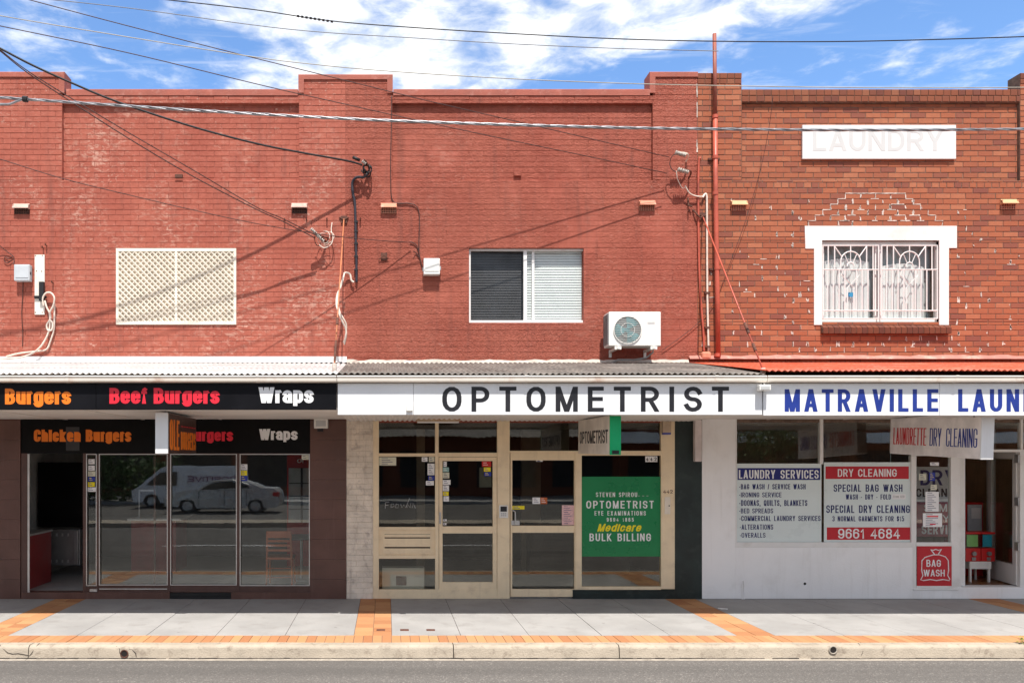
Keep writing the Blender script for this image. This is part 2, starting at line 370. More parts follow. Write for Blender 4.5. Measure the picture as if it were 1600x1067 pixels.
# block lettering: each letter is a set of flat ribbons, so weight and width can follow the sign writer's
XH, DS = 0.77, 0.22
def _arc(cx, cy, rx, ry, a0, a1, n=7): return [(cx + rx * math.cos(R(a0 + (a1 - a0) * i / n)), cy + ry * math.sin(R(a0 + (a1 - a0) * i / n))) for i in range(n + 1)]
def _o(x0, y0, x1, y1, r):
    r = min(r, (y1 - y0) / 2); cx = (x0 + x1) / 2; rx = (x1 - x0) / 2
    return (_arc(cx, y1 - r, rx, r, 0, 180) + _arc(cx, y0 + r, rx, r, 180, 360), True)
def _s(y0, y1, r, w=1.0):
    h = (y1 - y0) / 2; q = min(r, h / 2); m = (y0 + y1) / 2; c = w / 2
    return ([(w, y1 - max(q, h * .45))] * (q < h * .45) + _arc(c, y1 - q, c, q, 14 if q >= h * .45 else 0, 180) + _arc(c, m + q, c, q, 180, 270) + _arc(c, m - q, c, q, 90, 0) + _arc(c, y0 + q, c, q, 0, -166 if q >= h * .45 else -180) + [(0, y0 + max(q, h * .45))] * (q < h * .45), False)
def _c(y0, y1, r, op=.28):
    r = min(r, (y1 - y0) / 2); e = max(0, (y1 - y0) * op - r); a = math.degrees(math.asin(max(0, min(.9, 1 - op * (y1 - y0) / r))))
    return [(1, y1 - r - e)] * (e > 0) + _arc(.5, y1 - r, .5, r, a, 180) + _arc(.5, y0 + r, .5, r, 180, 360 - a) + [(1, y0 + r + e)] * (e > 0)
def _l(*p): return (list(p), False)
def _d(*p): return (list(p), 'D')
def glyph(c, r):
    """(relative width, strokes) in a unit box of stroke centre lines; r = height of the corner curves"""
    q = min(r, .26); x = XH; rl = min(r, x / 2)
    bow = lambda y0, y1, w=1: _arc(w - .5, y1 - min(q, (y1 - y0) / 2), .5, min(q, (y1 - y0) / 2), 90, 0) + _arc(w - .5, y0 + min(q, (y1 - y0) / 2), .5, min(q, (y1 - y0) / 2), 0, -90)
    T = {
     'A': (1.06, [_d((0, 0), (.5, 1)), _d((.5, 1), (1, 0)), _l((.28, .24), (.72, .24))]), 'B': (1, [_l((0, 0), (0, 1), *bow(.52, 1, .94), (0, .52)), _l((0, .52), *bow(0, .52), (0, 0))]),
     'C': (1, [(_c(0, 1, r), False)]), 'D': (1, [(([(0, 0), (0, 1)] + _arc(.45, 1 - r, .55, r, 90, 0) + _arc(.45, r, .55, r, 0, -90)), True)]),
     'E': (.88, [_l((1, 1), (0, 1), (0, 0), (1, 0)), _l((0, .51), (.92, .51))]), 'F': (.84, [_l((1, 1), (0, 1), (0, 0)), _l((0, .5), (.9, .5))]),
     'G': (1.03, [(_c(0, 1, r)[:1] + _arc(.5, 1 - r, .5, r, 22, 180) + _arc(.5, r, .5, r, 180, 360)[:-1] + [(1, min(r, .4)), (1, .46), (.55, .46)], False)]), 'H': (1, [_l((0, 0), (0, 1)), _l((1, 0), (1, 1)), _l((0, .51), (1, .51))]),
     'I': (0, [_l((.5, 0), (.5, 1))]), 'J': (.85, [_l((1, 1), (1, r), *_arc(.5, r, .5, r, 0, -180))]), 'K': (1.03, [_l((0, 0), (0, 1)), _d((1, 1), (0, .33)), _d((.3, .55), (1, 0))]),
     'L': (.82, [_l((0, 1), (0, 0), (1, 0))]), 'M': (1.22, [_l((0, 0), (0, 1)), _l((1, 0), (1, 1)), _d((0, 1), (.5, 0)), _d((.5, 0), (1, 1))]), 'N': (1.02, [_l((0, 0), (0, 1)), _l((1, 0), (1, 1)), _d((0, 1), (1, 0))]),
     'O': (1.06, [_o(0, 0, 1, 1, r)]), 'P': (.98, [_l((0, 0), (0, 1), *bow(.44, 1), (0, .44))]), 'Q': (1.06, [_o(0, 0, 1, 1, r), _l((.6, .25), (1, -.02))]),
     'R': (1.02, [_l((0, 0), (0, 1), *bow(.47, 1, .97), (0, .47)), _d((.5, .47), (1, 0))]), 'S': (.98, [_s(0, 1, r)]), 'T': (.94, [_l((0, 1), (1, 1)), _l((.5, 1), (.5, 0))]),
     'U': (1, [_l((0, 1), (0, r), *_arc(.5, r, .5, r, 180, 360), (1, 1))]), 'V': (1.04, [_d((0, 1), (.5, 0)), _d((.5, 0), (1, 1))]), 'W': (1.5, [_d((0, 1), (.26, 0)), _d((.26, 0), (.5, 1)), _d((.5, 1), (.74, 0)), _d((.74, 0), (1, 1))]),
     'X': (1.02, [_d((0, 0), (1, 1)), _d((0, 1), (1, 0))]), 'Y': (1.02, [_d((0, 1), (.5, .40)), _l((.5, .46), (.5, 0)), _d((.5, .40), (1, 1))]), 'Z': (.94, [_l((0, 1), (1, 1), (0, 0), (1, 0))]),
     '0': (.95, [_o(0, 0, 1, 1, r)]), '1': (.62, [_l((.75, 0), (.75, 1), (.1, .74))]), '2': (.95, [_l(*_arc(.5, 1 - q, .5, q, 180, 0), (1, .6), (0, 0), (1, 0))]),
     '3': (.95, [_l(*_arc(.5, 1 - q, .5, q, 170, 0), *_arc(.5, .5 + q, .5, q, 0, -90)), _l(*_arc(.5, .5 - q, .5, q, 90, 0), *_arc(.5, q, .5, q, 0, -170))]),
     '4': (1, [_l((.74, 0), (.74, 1), (0, .28), (1, .28))]), '5': (.95, [_l((.95, 1), (.1, 1), (.04, .5), *_arc(.5, .63 - q, .5, q, 110, 0), *_arc(.5, q, .5, q, 0, -170))]),
     '6': (.95, [_o(0, 0, 1, .62, q), _l((0, .3), (0, 1 - q), *_arc(.5, 1 - q, .5, q, 180, 15))]), '8': (.95, [_o(.04, .52, .96, 1, q), _o(0, 0, 1, .52, q)]),
     '9': (.95, [_o(0, .38, 1, 1, q), _l((1, .7), (1, q), *_arc(.5, q, .5, q, 0, -165))]), '-': (.42, [_l((0, .4), (1, .4))]), '/': (.7, [_d((0, 0), (1, 1))]), ',': (0, [_l((.5, .03), (.35, -.12))]),
     '$': (.95, [_s(.06, .94, r), _l((.5, -.06), (.5, 1.06))]), '&': (1.1, [_l((1, 0), (.2, .72), *_arc(.45, .8, .28, .2, 180, 0), (.1, .35), *_arc(.42, .22, .42, .22, 170, 350), (1, .4))]),
     'a': (.92, [_l(*_arc(.5, x - rl * .9, .5, rl * .9, 165, 0), (1, 0)), _l((1, .43), *_arc(.5, .215, .5, .215, 90, 270), (1, .02))]), 'b': (.95, [_l((0, 0), (0, 1)), _o(0, 0, 1, x, rl)]), 'c': (.9, [(_c(0, x, rl), False)]),
     'd': (.95, [_l((1, 0), (1, 1)), _o(0, 0, 1, x, rl)]), 'e': (.93, [_l((.1, .40), (1, .40)), _l((1, .40), (1, x - min(rl, x - .42)), *_arc(.5, x - min(rl, x - .42), .5, min(rl, x - .42), 0, 180), *_arc(.5, min(rl, .36), .5, min(rl, .36), 180, 335))]),
     'f': (.55, [_l((.4, 0), (.4, .86), *_arc(.95, .82, .55, .18, 180, 90, 4)), _l((0, x - .02), (1, x - .02))]), 'g': (.95, [_o(0, 0, 1, x, rl), _l((1, x), (1, -DS + .2), *_arc(.5, -DS + .2, .5, .2, 0, -160))]),
     'h': (.93, [_l((0, 0), (0, 1)), _l((0, x - rl), *_arc(.5, x - rl, .5, rl, 180, 0), (1, 0))]), 'i': (0, [_l((.5, 0), (.5, x)), _l((.5, .93), (.5, .97))]), 'k': (.95, [_l((0, 0), (0, 1)), _d((1, x), (0, .25)), _d((.3, .42), (1, 0))]),
     'l': (0, [_l((.5, 0), (.5, 1))]), 'm': (1.45, [_l((0, 0), (0, x)), _l((0, x - rl), *_arc(.25, x - rl, .25, rl, 180, 0), (.5, 0)), _l((.5, x - rl), *_arc(.75, x - rl, .25, rl, 180, 0), (1, 0))]),
     'n': (.93, [_l((0, 0), (0, x)), _l((0, x - rl), *_arc(.5, x - rl, .5, rl, 180, 0), (1, 0))]), 'o': (.95, [_o(0, 0, 1, x, rl)]), 'p': (.95, [_l((0, -DS), (0, x)), _o(0, 0, 1, x, rl)]),
     'r': (.6, [_l((0, 0), (0, x)), _l((0, x - .22), *_arc(.9, x - .22, .9, .22, 180, 90, 4))]), 's': (.9, [_s(0, x, rl)]), 't': (.55, [_l((.4, .96), (.4, .16), *_arc(.95, .16, .55, .16, 180, 270, 4)), _l((0, x - .02), (1, x - .02))]),
     'u': (.93, [_l((0, x), (0, rl), *_arc(.5, rl, .5, rl, 180, 360)), _l((1, x), (1, 0))]), 'w': (1.35, [_d((0, x), (.26, 0)), _d((.26, 0), (.5, x)), _d((.5, x), (.74, 0)), _d((.74, 0), (1, x))]), 'y': (.95, [_d((0, x), (.52, 0)), _d((1, x), (.3, -DS))])}
    return T.get(c, T['o'])
def _clip(poly, ylo, yhi):
    for lim, sg in ((ylo, 1), (yhi, -1)):
        o = []
        for i in range(len(poly)):
            a, b = poly[i - 1], poly[i]; fa, fb = (a[1] - lim) * sg, (b[1] - lim) * sg
            if (fa >= 0) != (fb >= 0): t = fa / (fa - fb); o.append((a[0] + (b[0] - a[0]) * t, a[1] + (b[1] - a[1]) * t))
            if fb >= 0: o.append(b)
        poly = o
        if len(poly) < 3: return []
    return poly
def letter_quads(s, width, sw, hw, gap):
    """flat polygons of the words in cap-height units, with a stroke number for each"""
    adv = [(None if c == ' ' else glyph(c, .4)[0]) for c in s]
    fixed = sum(.36 * min(1, gap / .13 + .4) if a is None else (sw if a == 0 else 0) for a in adv) + gap * (len(s) - 1)
    U = max(.05, (width - fixed) / max(.1, sum(a for a in adv if a)))
    x = 0; outp = []
    for c, a in zip(s, adv):
        if a is None: x += .36 * min(1, gap / .13 + .4) + gap; continue
        W = sw if a == 0 else max(a * U, sw * 1.3)
        r = min(.5, max(.13, (W - sw) / 2 * 1.15 / (1 - hw)))
        low = c.islower(); ylo = (-.5 if c in 'gpy,$' else 0.0); yhi = 1.06 if c == '$' else (hw + XH * (1 - hw) if c in 'wky' and c != 'k' else 1.0)
        if c == 'y': ylo = -DS
        for k, (pts, closed) in enumerate(glyph(c, r)[1]):
            if closed == 'D':
                (ax, ay), (bx, by) = pts; t = sw * 1.04
                def yr(y): return 0.0 if y == 0 else (1.0 if y == 1 else (hw + XH * (1 - hw) if y == XH else (-DS if y == -DS else hw / 2 + y * (1 - hw))))
                X0, X1 = x + sw / 2 + ax * (W - sw), x + sw / 2 + bx * (W - sw); Y0, Y1 = yr(ay), yr(by)
                q4 = [(X0 - t / 2, Y0), (X0 + t / 2, Y0), (X1 + t / 2, Y1), (X1 - t / 2, Y1)]
                outp.append((k, q4 if Y1 > Y0 else q4[::-1])); continue
            P = [((sw / 2 + px * (W - sw)) / sw, (hw / 2 + py * (1 - hw)) / hw) for px, py in pts]
            Q = [P[0]]
            for p in P[1:]:
                if math.hypot(p[0] - Q[-1][0], p[1] - Q[-1][1]) > .02: Q.append(p)
            if closed and math.hypot(Q[0][0] - Q[-1][0], Q[0][1] - Q[-1][1]) < .02: Q.pop()
            n = len(Q)
            if n < 2: continue
            ext = .5
            if not closed:
                for e, f in ((0, 1), (n - 1, n - 2)):
                    dx, dy = Q[e][0] - Q[f][0], Q[e][1] - Q[f][1]; l = math.hypot(dx, dy) or 1; Q[e] = (Q[e][0] + dx / l * ext, Q[e][1] + dy / l * ext)
            Ls, Rs = [], []
            for i in range(n):
                a_ = Q[i - 1] if (closed or i) else None; b_ = Q[(i + 1) % n] if (closed or i < n - 1) else None
                def nrm(p, q): dx, dy = q[0] - p[0], q[1] - p[1]; l = math.hypot(dx, dy) or 1; return (-dy / l, dx / l)
                n1 = nrm(a_, Q[i]) if a_ else nrm(Q[i], b_); n2 = nrm(Q[i], b_) if b_ else n1
                mx, my = n1[0] + n2[0], n1[1] + n2[1]; l2 = mx * mx + my * my
                f = 1 / max(.3, l2 / 4) if l2 > 1e-6 else 1
                Ls.append((Q[i][0] + mx / 2 * f, Q[i][1] + my / 2 * f)); Rs.append((Q[i][0] - mx / 2 * f, Q[i][1] - my / 2 * f))
            # ribbon of width one in the scaled space
            Ls = [(Q[i][0] + (Ls[i][0] - Q[i][0]) * .5, Q[i][1] + (Ls[i][1] - Q[i][1]) * .5) for i in range(n)]; Rs = [(Q[i][0] + (Rs[i][0] - Q[i][0]) * .5, Q[i][1] + (Rs[i][1] - Q[i][1]) * .5) for i in range(n)]
            for i in range(n if closed else n - 1):
                j = (i + 1) % n
                poly = [(p[0] * sw + x, p[1] * hw) for p in (Ls[i], Rs[i], Rs[j], Ls[j])]
                if c in 'AVWXNMKRZ/wyk47': poly = _clip(poly, ylo, yhi)
                if len(poly) >= 3: outp.append((k, poly))
        x += W + gap
    return outp
def fit_weight(s, width, sw, gap, lim):
    adv = [(None if c == ' ' else glyph(c, .4)[0]) for c in s]
    for _ in range(4):
        fixed = sum(.36 * min(1, gap / .13 + .4) if a is None else (sw if a == 0 else 0) for a in adv) + gap * (len(s) - 1)
        U = max(.05, (width - fixed) / max(.1, sum(a for a in adv if a)))
        if sw <= lim * U * 1.02 and gap <= .9 * U: break
        sw = min(sw, lim * U); gap = min(gap, .30 * U)
    return sw, gap
def text_to(mb, s, org, uax, vax, nax, wid, hei, th=0.0012, off=0.0006, bold=.01, shear=0.0, space=1.0):
    org, uax, vax, nax = Vector(org), Vector(uax).normalized(), Vector(vax), Vector(nax)
    desc = any(c in 'gpy' for c in s)
    H = hei / (1 + DS) if desc else hei
    y0 = hei - H
    sw = .15 + bold * 1.8; gap = max(.06, .13 + (space - 1) * 1.5)
    sw, gap = fit_weight(s, (wid - shear * H) / H, sw, gap, .46 if bold > .04 else .38); hw = sw * (.84 if bold <= .04 else .66)
    for i_, (k, poly) in enumerate(letter_quads(s, (wid - shear * H) / H, sw, hw, gap)):
        n = len(poly); z1 = off + th + k * 0.00015 + (i_ % 24) * 0.000012
        top = [org + uax * (p[0] * H + shear * p[1] * H) + vax * (y0 + p[1] * H) + nax * z1 for p in poly]
        bot = [q - nax * (z1 - off + .0004) for q in top]
        mb.add(top + bot, [tuple(range(n))] + [(i, n + i, n + (i + 1) % n, (i + 1) % n) for i in range(n)])
    return mb
def ptext(mb, s, px0, px1, py0, py1, y, **kw):
    """lettering on a plane facing the street whose surface is at depth y"""
    d = D + y
    return text_to(mb, s, (PX(px0, d), y, PZ(py1, d)), (1, 0, 0), (0, 0, 1), (0, -1, 0), PX(px1, d) - PX(px0, d), PZ(py0, d) - PZ(py1, d), **kw)

def grid_wall(mb, x0, x1, z0, z1, y0, y1, holes=()):
    """solid wall slab with rectangular holes"""
    xs = sorted({x0, x1, *[h[0] for h in holes], *[h[1] for h in holes]}); zs = sorted({z0, z1, *[h[2] for h in holes], *[h[3] for h in holes]})
    xs = [x for x in xs if x0 <= x <= x1]; zs = [z for z in zs if z0 <= z <= z1]
    def solid(i, j):
        if not (0 <= i < len(xs) - 1 and 0 <= j < len(zs) - 1): return False
        cx, cz = (xs[i] + xs[i + 1]) / 2, (zs[j] + zs[j + 1]) / 2
        return not any(h[0] < cx < h[1] and h[2] < cz < h[3] for h in holes)
    for i in range(len(xs) - 1):
        for j in range(len(zs) - 1):
            if not solid(i, j): continue
            a, b, c, e = xs[i], xs[i + 1], zs[j], zs[j + 1]
            mb.add([(a, y0, c), (b, y0, c), (b, y0, e), (a, y0, e)], [(0, 1, 2, 3)])
            mb.add([(a, y1, c), (b, y1, c), (b, y1, e), (a, y1, e)], [(3, 2, 1, 0)])
            if not solid(i - 1, j): mb.add([(a, y0, c), (a, y1, c), (a, y1, e), (a, y0, e)], [(3, 2, 1, 0)])
            if not solid(i + 1, j): mb.add([(b, y0, c), (b, y1, c), (b, y1, e), (b, y0, e)], [(0, 1, 2, 3)])
            if not solid(i, j - 1): mb.add([(a, y0, c), (b, y0, c), (b, y1, c), (a, y1, c)], [(3, 2, 1, 0)])
            if not solid(i, j + 1): mb.add([(a, y0, e), (b, y0, e), (b, y1, e), (a, y1, e)], [(0, 1, 2, 3)])

CH, BL = 0.0855, 0.235
def bricks(mb, x0, x1, z0, z1, yf, holes=(), depth=0.008, gap=0.009, jit=0.0012, merge=0.0, fill=0.0, L=BL, ch=CH, headers=(), rng=None, ph=0.0):
    """courses of separate bricks: each is a chamfered block standing proud of the joints"""
    rng = rng or random.Random(3)
    k0 = math.floor(z0 / ch + 1e-6); k1 = math.ceil(z1 / ch - 1e-6)
    for k in range(k0, k1):
        ca, cb = k * ch, (k + 1) * ch
        cuts = sorted({max(ca, z0), min(cb, z1), *[q for h in holes for q in (h[2], h[3]) if max(ca, z0) < q < min(cb, z1)]})
        l = L / 2 if k in headers else L
        off = (k % 2) * l / 2 + ph
        for ci in range(len(cuts) - 1):
            a, b = cuts[ci], cuts[ci + 1]
            if b - a < 0.012: continue
            n = math.floor((x0 - off) / l)
            while n * l + off < x1:
                xa = n * l + off; xb = xa + l; n += 1
                while merge > 0 and rng.random() < merge and xb < x1: xb += l; n += 1
                segs = [(max(xa, x0), min(xb, x1))]
                for h in holes:
                    if h[2] < (a + b) / 2 < h[3]:
                        ns = []
                        for (p, q) in segs:
                            if h[1] <= p or h[0] >= q: ns.append((p, q))
                            else:
                                if p < h[0]: ns.append((p, h[0]))
                                if q > h[1]: ns.append((h[1], q))
                        segs = ns
                for (p, q) in segs:
                    if q - p < 0.02: continue
                    gz = gap * (0.35 if rng.random() < fill else rng.uniform(0.7, 1.2)); gx = gap * (0.2 if rng.random() < fill else rng.uniform(0.6, 1.1))
                    y = yf + rng.uniform(-jit, jit); c = 0.0035
                    X0, X1, Z0, Z1 = p + gx / 2, q - gx / 2, a + gz / 2, b - gz / 2
                    tz = rng.uniform(-1, 1) * 0.0015
                    vs = [(X0, yf + depth, Z0), (X1, yf + depth, Z0 + tz), (X1, yf + depth, Z1 + tz), (X0, yf + depth, Z1),
                          (X0, y + c, Z0), (X1, y + c, Z0 + tz), (X1, y + c, Z1 + tz), (X0, y + c, Z1),
                          (X0 + c, y, Z0 + c), (X1 - c, y, Z0 + c + tz), (X1 - c, y, Z1 - c + tz), (X0 + c, y, Z1 - c)]
                    fs = [(8, 9, 10, 11)]
                    for i in range(4):
                        j = (i + 1) % 4
                        fs += [(i, j, 4 + j, 4 + i), (4 + i, 4 + j, 8 + j, 8 + i)]
                    mb.add(vs, fs, rng.random())

# ------------------------------------------------------------------ ground, footpath, kerb, road
mb = MB(); mb.box(-600, 600, -700, 500, -0.6, -0.32); structure(mb.build('ground', gutter_conc))
XB = [(-5.165, -4.695), (-0.405, 0.065), (4.345, 4.815), (9.09, 9.56), (-9.92, -9.45)]
YE0, YE1 = -2.6, -2.975           # brick edging
rng = random.Random(11)
base = MB(); base.box(-14, 16, -2.975, 0.35, -0.31, -0.007); structure(base.build('footpath_base', joint_dark))
mb = MB()
joints = [-14, -11.5, -10.7, -9.92, -9.45, -8.6, -7.75, -6.9, -6.05, -5.165, -4.695, -3.84, -2.98, -2.12, -1.26, -0.405, 0.065, 0.92, 1.77, 2.67, 3.52, 4.345, 4.815, 5.68, 6.54, 7.39, 8.24, 9.09, 9.56, 10.4, 11.3, 12.2, 16]
for a, b in zip(joints, joints[1:]):
    if any(abs(a - q[0]) < 0.01 for q in XB): continue
    e = rng.uniform(-0.001, 0.001)
    mb.box(a + 0.003, b - 0.003, YE0 + 0.003, 0.34, -0.2, e)
structure(mb.build('footpath', concrete, bevel=0.003))
mb = MB()
n = 0; x = -14
while x < 16:
    mb.box(x + 0.002, x + 0.112, YE1 + 0.003, YE0 - 0.002, -0.2, rng.uniform(-0.002, 0.002), rng.random()); x += 0.1143
for (a, b) in XB:
    y = YE0; k = 0
    while y < 0.3:
        for q in range(2):
            c = a + (b - a) * q / 2
            mb.box(c + 0.002, c + (b - a) / 2 - 0.002, y + 0.002, y + 0.226, -0.2, rng.uniform(-0.002, 0.002), rng.random())
        y += 0.23
structure(mb.build('brick_paving', paver, bevel=0.003))
# kerb: rounded nose, in cast lengths
kp = [(-2.978, -0.3), (-2.978, 0.0)] + [(-3.085 - 0.055 * math.sin(t) + 0.0, -0.055 + 0.055 * math.cos(t)) for t in [0, .3, .6, .9, 1.2, 1.5708]] + [(-3.155, -0.17), (-3.155, -0.3)]
mb = MB()
kj = [-14, -7.6, -4.2, 0.785, 2.73, 7.575, 10.2, 16]
for a, b in zip(kj, kj[1:]):
    # subdivide lengthwise with tiny wobble so the nose is not ruler straight
    segs = max(2, int((b - a) / 0.25)); vs = []; fs = []; n = len(kp)
    for i in range(segs + 1):
        t = a + 0.005 + (b - a - 0.01) * i / segs
        wv = 0.003 * math.sin(t * 3.1) + rng.uniform(-0.0025, 0.0025)
        for (yy, z) in kp: vs.append((t, yy + (wv if yy < -3.0 else 0), z + (wv * 0.5 if z > -0.1 else 0)))
    for i in range(segs):
        for j in range(n):
            fs.append((i * n + j, i * n + (j + 1) % n, (i + 1) * n + (j + 1) % n, (i + 1) * n + j))
    fs += [tuple(range(n))[::-1], tuple(range(segs * n, segs * n + n))]
    mb.add(vs, fs)
structure(mb.build('kerb', kerb_mat, smooth=False))
mb = MB()
for a, b in zip([-14, -4.2, 0.9, 7.6], [-4.2, 0.9, 7.6, 16]): mb.box(a + .003, b - .003, -3.26, -3.15, -0.31, -0.150)
structure(mb.build('road_gutter', gutter_conc))
# dark debris line where kerb meets the gutter
mb = MB(); x = -9
while x < 13:
    l = rng.uniform(0.03, 0.16)
    if rng.random() < 0.97: mb.box(x, x + l, -3.163 - rng.uniform(0, 0.012), -3.15, -0.16, -0.147 + rng.uniform(0, 0.006))
    x += l
structure(mb.build('road_gutter_dirt', dark_hole))
mb = MB(); mb.box(-80, 80, -34, -3.255, -0.31, -0.146); structure(mb.build('road', asphalt))

def crack(pts, y, wd, name='kerb_crack'):
    m = MB(); m.tube([(x, yy + wd * .55, z) for x, yy, z in pts], wd * .8, 5); return structure(m.build(name, dark_hole))
def kerb_pt(px, py):
    d = D - 3.15; x = PX(px, d); z = PZ(py, d)
    return (x, -3.153 if z < -0.05 else -3.085 - 0.055 * math.sqrt(max(0, 1 - ((z + .055) / .055) ** 2)), max(z, -0.145))
crack([kerb_pt(*p) for p in ((-8, 1004), (3, 1013), (12, 1019), (20, 1021), (28, 1020), (38, 1022), (46, 1024), (50, 1019), (55, 1010), (58, 1006))], 0, 0.0035)
crack([kerb_pt(*p) for p in ((1346, 1006), (1349, 1013), (1348, 1019), (1345, 1024))], 0, 0.0025)
crack([kerb_pt(*p) for p in ((180, 1010), (186, 1013), (187, 1019), (190, 1024)) ], 0, 0.004)
crack([kerb_pt(*p) for p in ((201, 1014), (206, 1015), (212, 1020), (213, 1026)) ], 0, 0.005)
for px, py, lab in ((194, 1021, 'broken stormwater pipe mouth in the chipped kerb at left'), (1302, 1015, 'round dark stormwater pipe mouth in the kerb below the laundry')):
    x, y, z = PX(px, D - 3.16), -3.145, PZ(py, D - 3.16)
    m = MB(); m.tube([(x + 0.043 * math.cos(t), y - 0.012, z + 0.043 * math.sin(t)) for t in [i * math.pi / 10 for i in range(20)]], 0.007, 6, True)
    t = thing('drain_outlet', lab, 'drain outlet', (x, y, z - 0.05), 'stormwater outlets in the kerb')
    m.build('rim', rust if px < 500 else gutter_conc, t)
    m = MB(); m.cyl((x, y - 0.013, z), (0, 1, 0), 0.040, 0.02, 18); m.build('mouth', dark_hole, t)
for i, (px, lab) in enumerate(((595, 'dark metal slot cover set in the orange paver band'), (632, 'dark metal slot cover in the concrete, nearest the orange paver band'), (673, 'dark metal slot cover in the concrete, farther from the orange paver band'))):
    d = 2.2 * F / (984 - CY); x = PX(px, d); y = d - D
    m = MB(); m.box(x - 0.055, x + 0.055, y - 0.045, y + 0.045, -0.01, 0.006)
    tag(m.build('service_cover', rust, base=(x, y, 0), bevel=0.002), lab, 'service cover', 'small covers in the footpath')
d = 2.2 * F / (951.5 - CY); x = PX(1130, d); y = d - D
m = MB(); m.add([(x - .06, y + .05, .004), (x + .05, y - .03, .004), (x + .07, y, .012), (x - .04, y + .08, .008)], [(0, 1, 2, 3), (3, 2, 1, 0)]); m.box(x - .03, x + .02, y, y + .03, .002, .006)
tag(m.build('paper_scrap', letter_white, base=(x, y, 0)), 'scrap of white litter on the shaded footpath by the white wall', 'litter')
# weed at the kerb joint
wx, wy = 7.57, -3.05
m = MB(); r2 = random.Random(5)
for i in range(46):
    a = r2.uniform(0, 6.28); q = r2.uniform(0.02, 0.13); h = r2.uniform(0.0, 0.09)
    c = Vector((wx + q * math.cos(a), wy + q * 0.5 * math.sin(a), h + .005)); s = r2.uniform(0.012, 0.028)
    e1 = Vector((math.cos(a), math.sin(a), r2.uniform(-.3, .6))).normalized() * s; e2 = Vector((-math.sin(a), math.cos(a), r2.uniform(-.3, .3))).normalized() * s * 0.5
    m.add([c - e1, c + e2, c + e1, c - e2], [(0, 1, 2, 3)])
wl = tag(m.build('weed', mat('weed_green', (0.26, 0.30, 0.05), 0.6, var=0.3), base=(wx, wy, 0)), 'yellow-green weed sprouting from the kerb joint at right', 'weed')
m = MB()
for i in range(6): a = i; m.tube([(wx, wy, -0.02), (wx + .05 * math.cos(a), wy + .03 * math.sin(a), .04), (wx + .09 * math.cos(a), wy + .05 * math.sin(a), .06)], 0.002, 4)
m.build('stem', rust, wl)

# ------------------------------------------------------------------ upper facades
def holes_px(*hs): return [(PX(a), PX(b), PZ(d), PZ(c)) for a, b, c, d in hs]
ZU = 3.35
burger = thing('shop_building', 'painted red brick shop building over the black burger fascia', 'building', (PX(270), 0, 0), 'shops in the parade')
opto = thing('shop_building', 'painted red shop building above the white optometrist fascia', 'building', (PX(815), 0, 0), 'shops in the parade')
laundry = thing('shop_building', 'unpainted red brick shop building of the laundry', 'building', (PX(1345), 0, 0), 'shops in the parade')
XL, XP1, XP2, XR = -11.0, PX(540), PX(1090), 13.0

def upper(parent, x0, x1, panels, pillars, holes, bm, rec, zc0, zc1, zt, brkw, coping, mort, main=None):
    """panels: recessed bays (x0,x1); pillars: (x0,x1,ztop); one wall mesh of bricks plus its backing"""
    zp0 = PZ(282)
    m = MB(); mt = MB()
    hs = list(holes)
    bricks(m, x0, x1, ZU, zp0, 0.0, hs, rng=random.Random(int(abs(x0) * 10)), **(main or brkw))
    grid_wall(mt, x0, x1, ZU - 0.6, zp0, 0.0065, 0.25, [h for h in hs])
    for (a, b) in panels:
        bricks(m, a, b, zp0, zc0, rec, rng=random.Random(int(abs(a) * 13)), **brkw)
        grid_wall(mt, a, b, zp0, zc1 - 0.012, rec + 0.0065, 0.25)
    for (a, b, zt_) in pillars:
        bricks(m, a, b, zp0, zt_, 0.0, rng=random.Random(int(abs(a) * 17) + 1), **brkw)
        grid_wall(mt, a, b, zp0, zt_ - 0.01, 0.0065, 0.26)
    wl = m.build('upper_wall', bm, parent)
    mt.build('wall_core', mort, wl)
    return wl

bk = dict(depth=0.006, gap=0.0075, jit=0.0016, merge=0.05, fill=0.22)
bk2 = dict(depth=0.005, gap=0.006, jit=0.0016, merge=0.75, fill=0.62)
bk3 = dict(depth=0.009, gap=0.0105, jit=0.0016)
ZPT = 8.13; ZC0, ZC1 = PZ(162), PZ(140)
h1 = holes_px((184, 367, 390, 505))
w1 = upper(burger, XL, XP1, [(PX(97), PX(467))], [(XL, PX(97), PZ(120)), (PX(467), XP1, PZ(124))], h1, paint_brick, 0.056, ZC0, ZC1, ZPT, bk, paint_trim, paint_trim)
h2 = holes_px((733, 912, 388, 504))
w2 = upper(opto, XP1, XP2, [(PX(613), PX(1020))], [(XP1, PX(613), PZ(124)), (PX(1020), XP2, PZ(120))], h2, paint_stucco, 0.056, ZC0, ZC1, ZPT, bk2, paint_trim, paint_stucco, dict(depth=0.0035, gap=0.005, jit=0.0012, merge=0.88, fill=0.75))
h3 = holes_px((1283, 1467, 376, 503))
w3 = upper(laundry, XP2, XR, [(PX(1161), PX(1594)), (PX(1675), XR)], [(XP2, PX(1159), PZ(131)), (PX(1594), PX(1675), PZ(131))], h3, red_brick, 0.054, PZ(160), PZ(140), ZPT, {**bk3, 'headers': (75,)}, None, mortar)

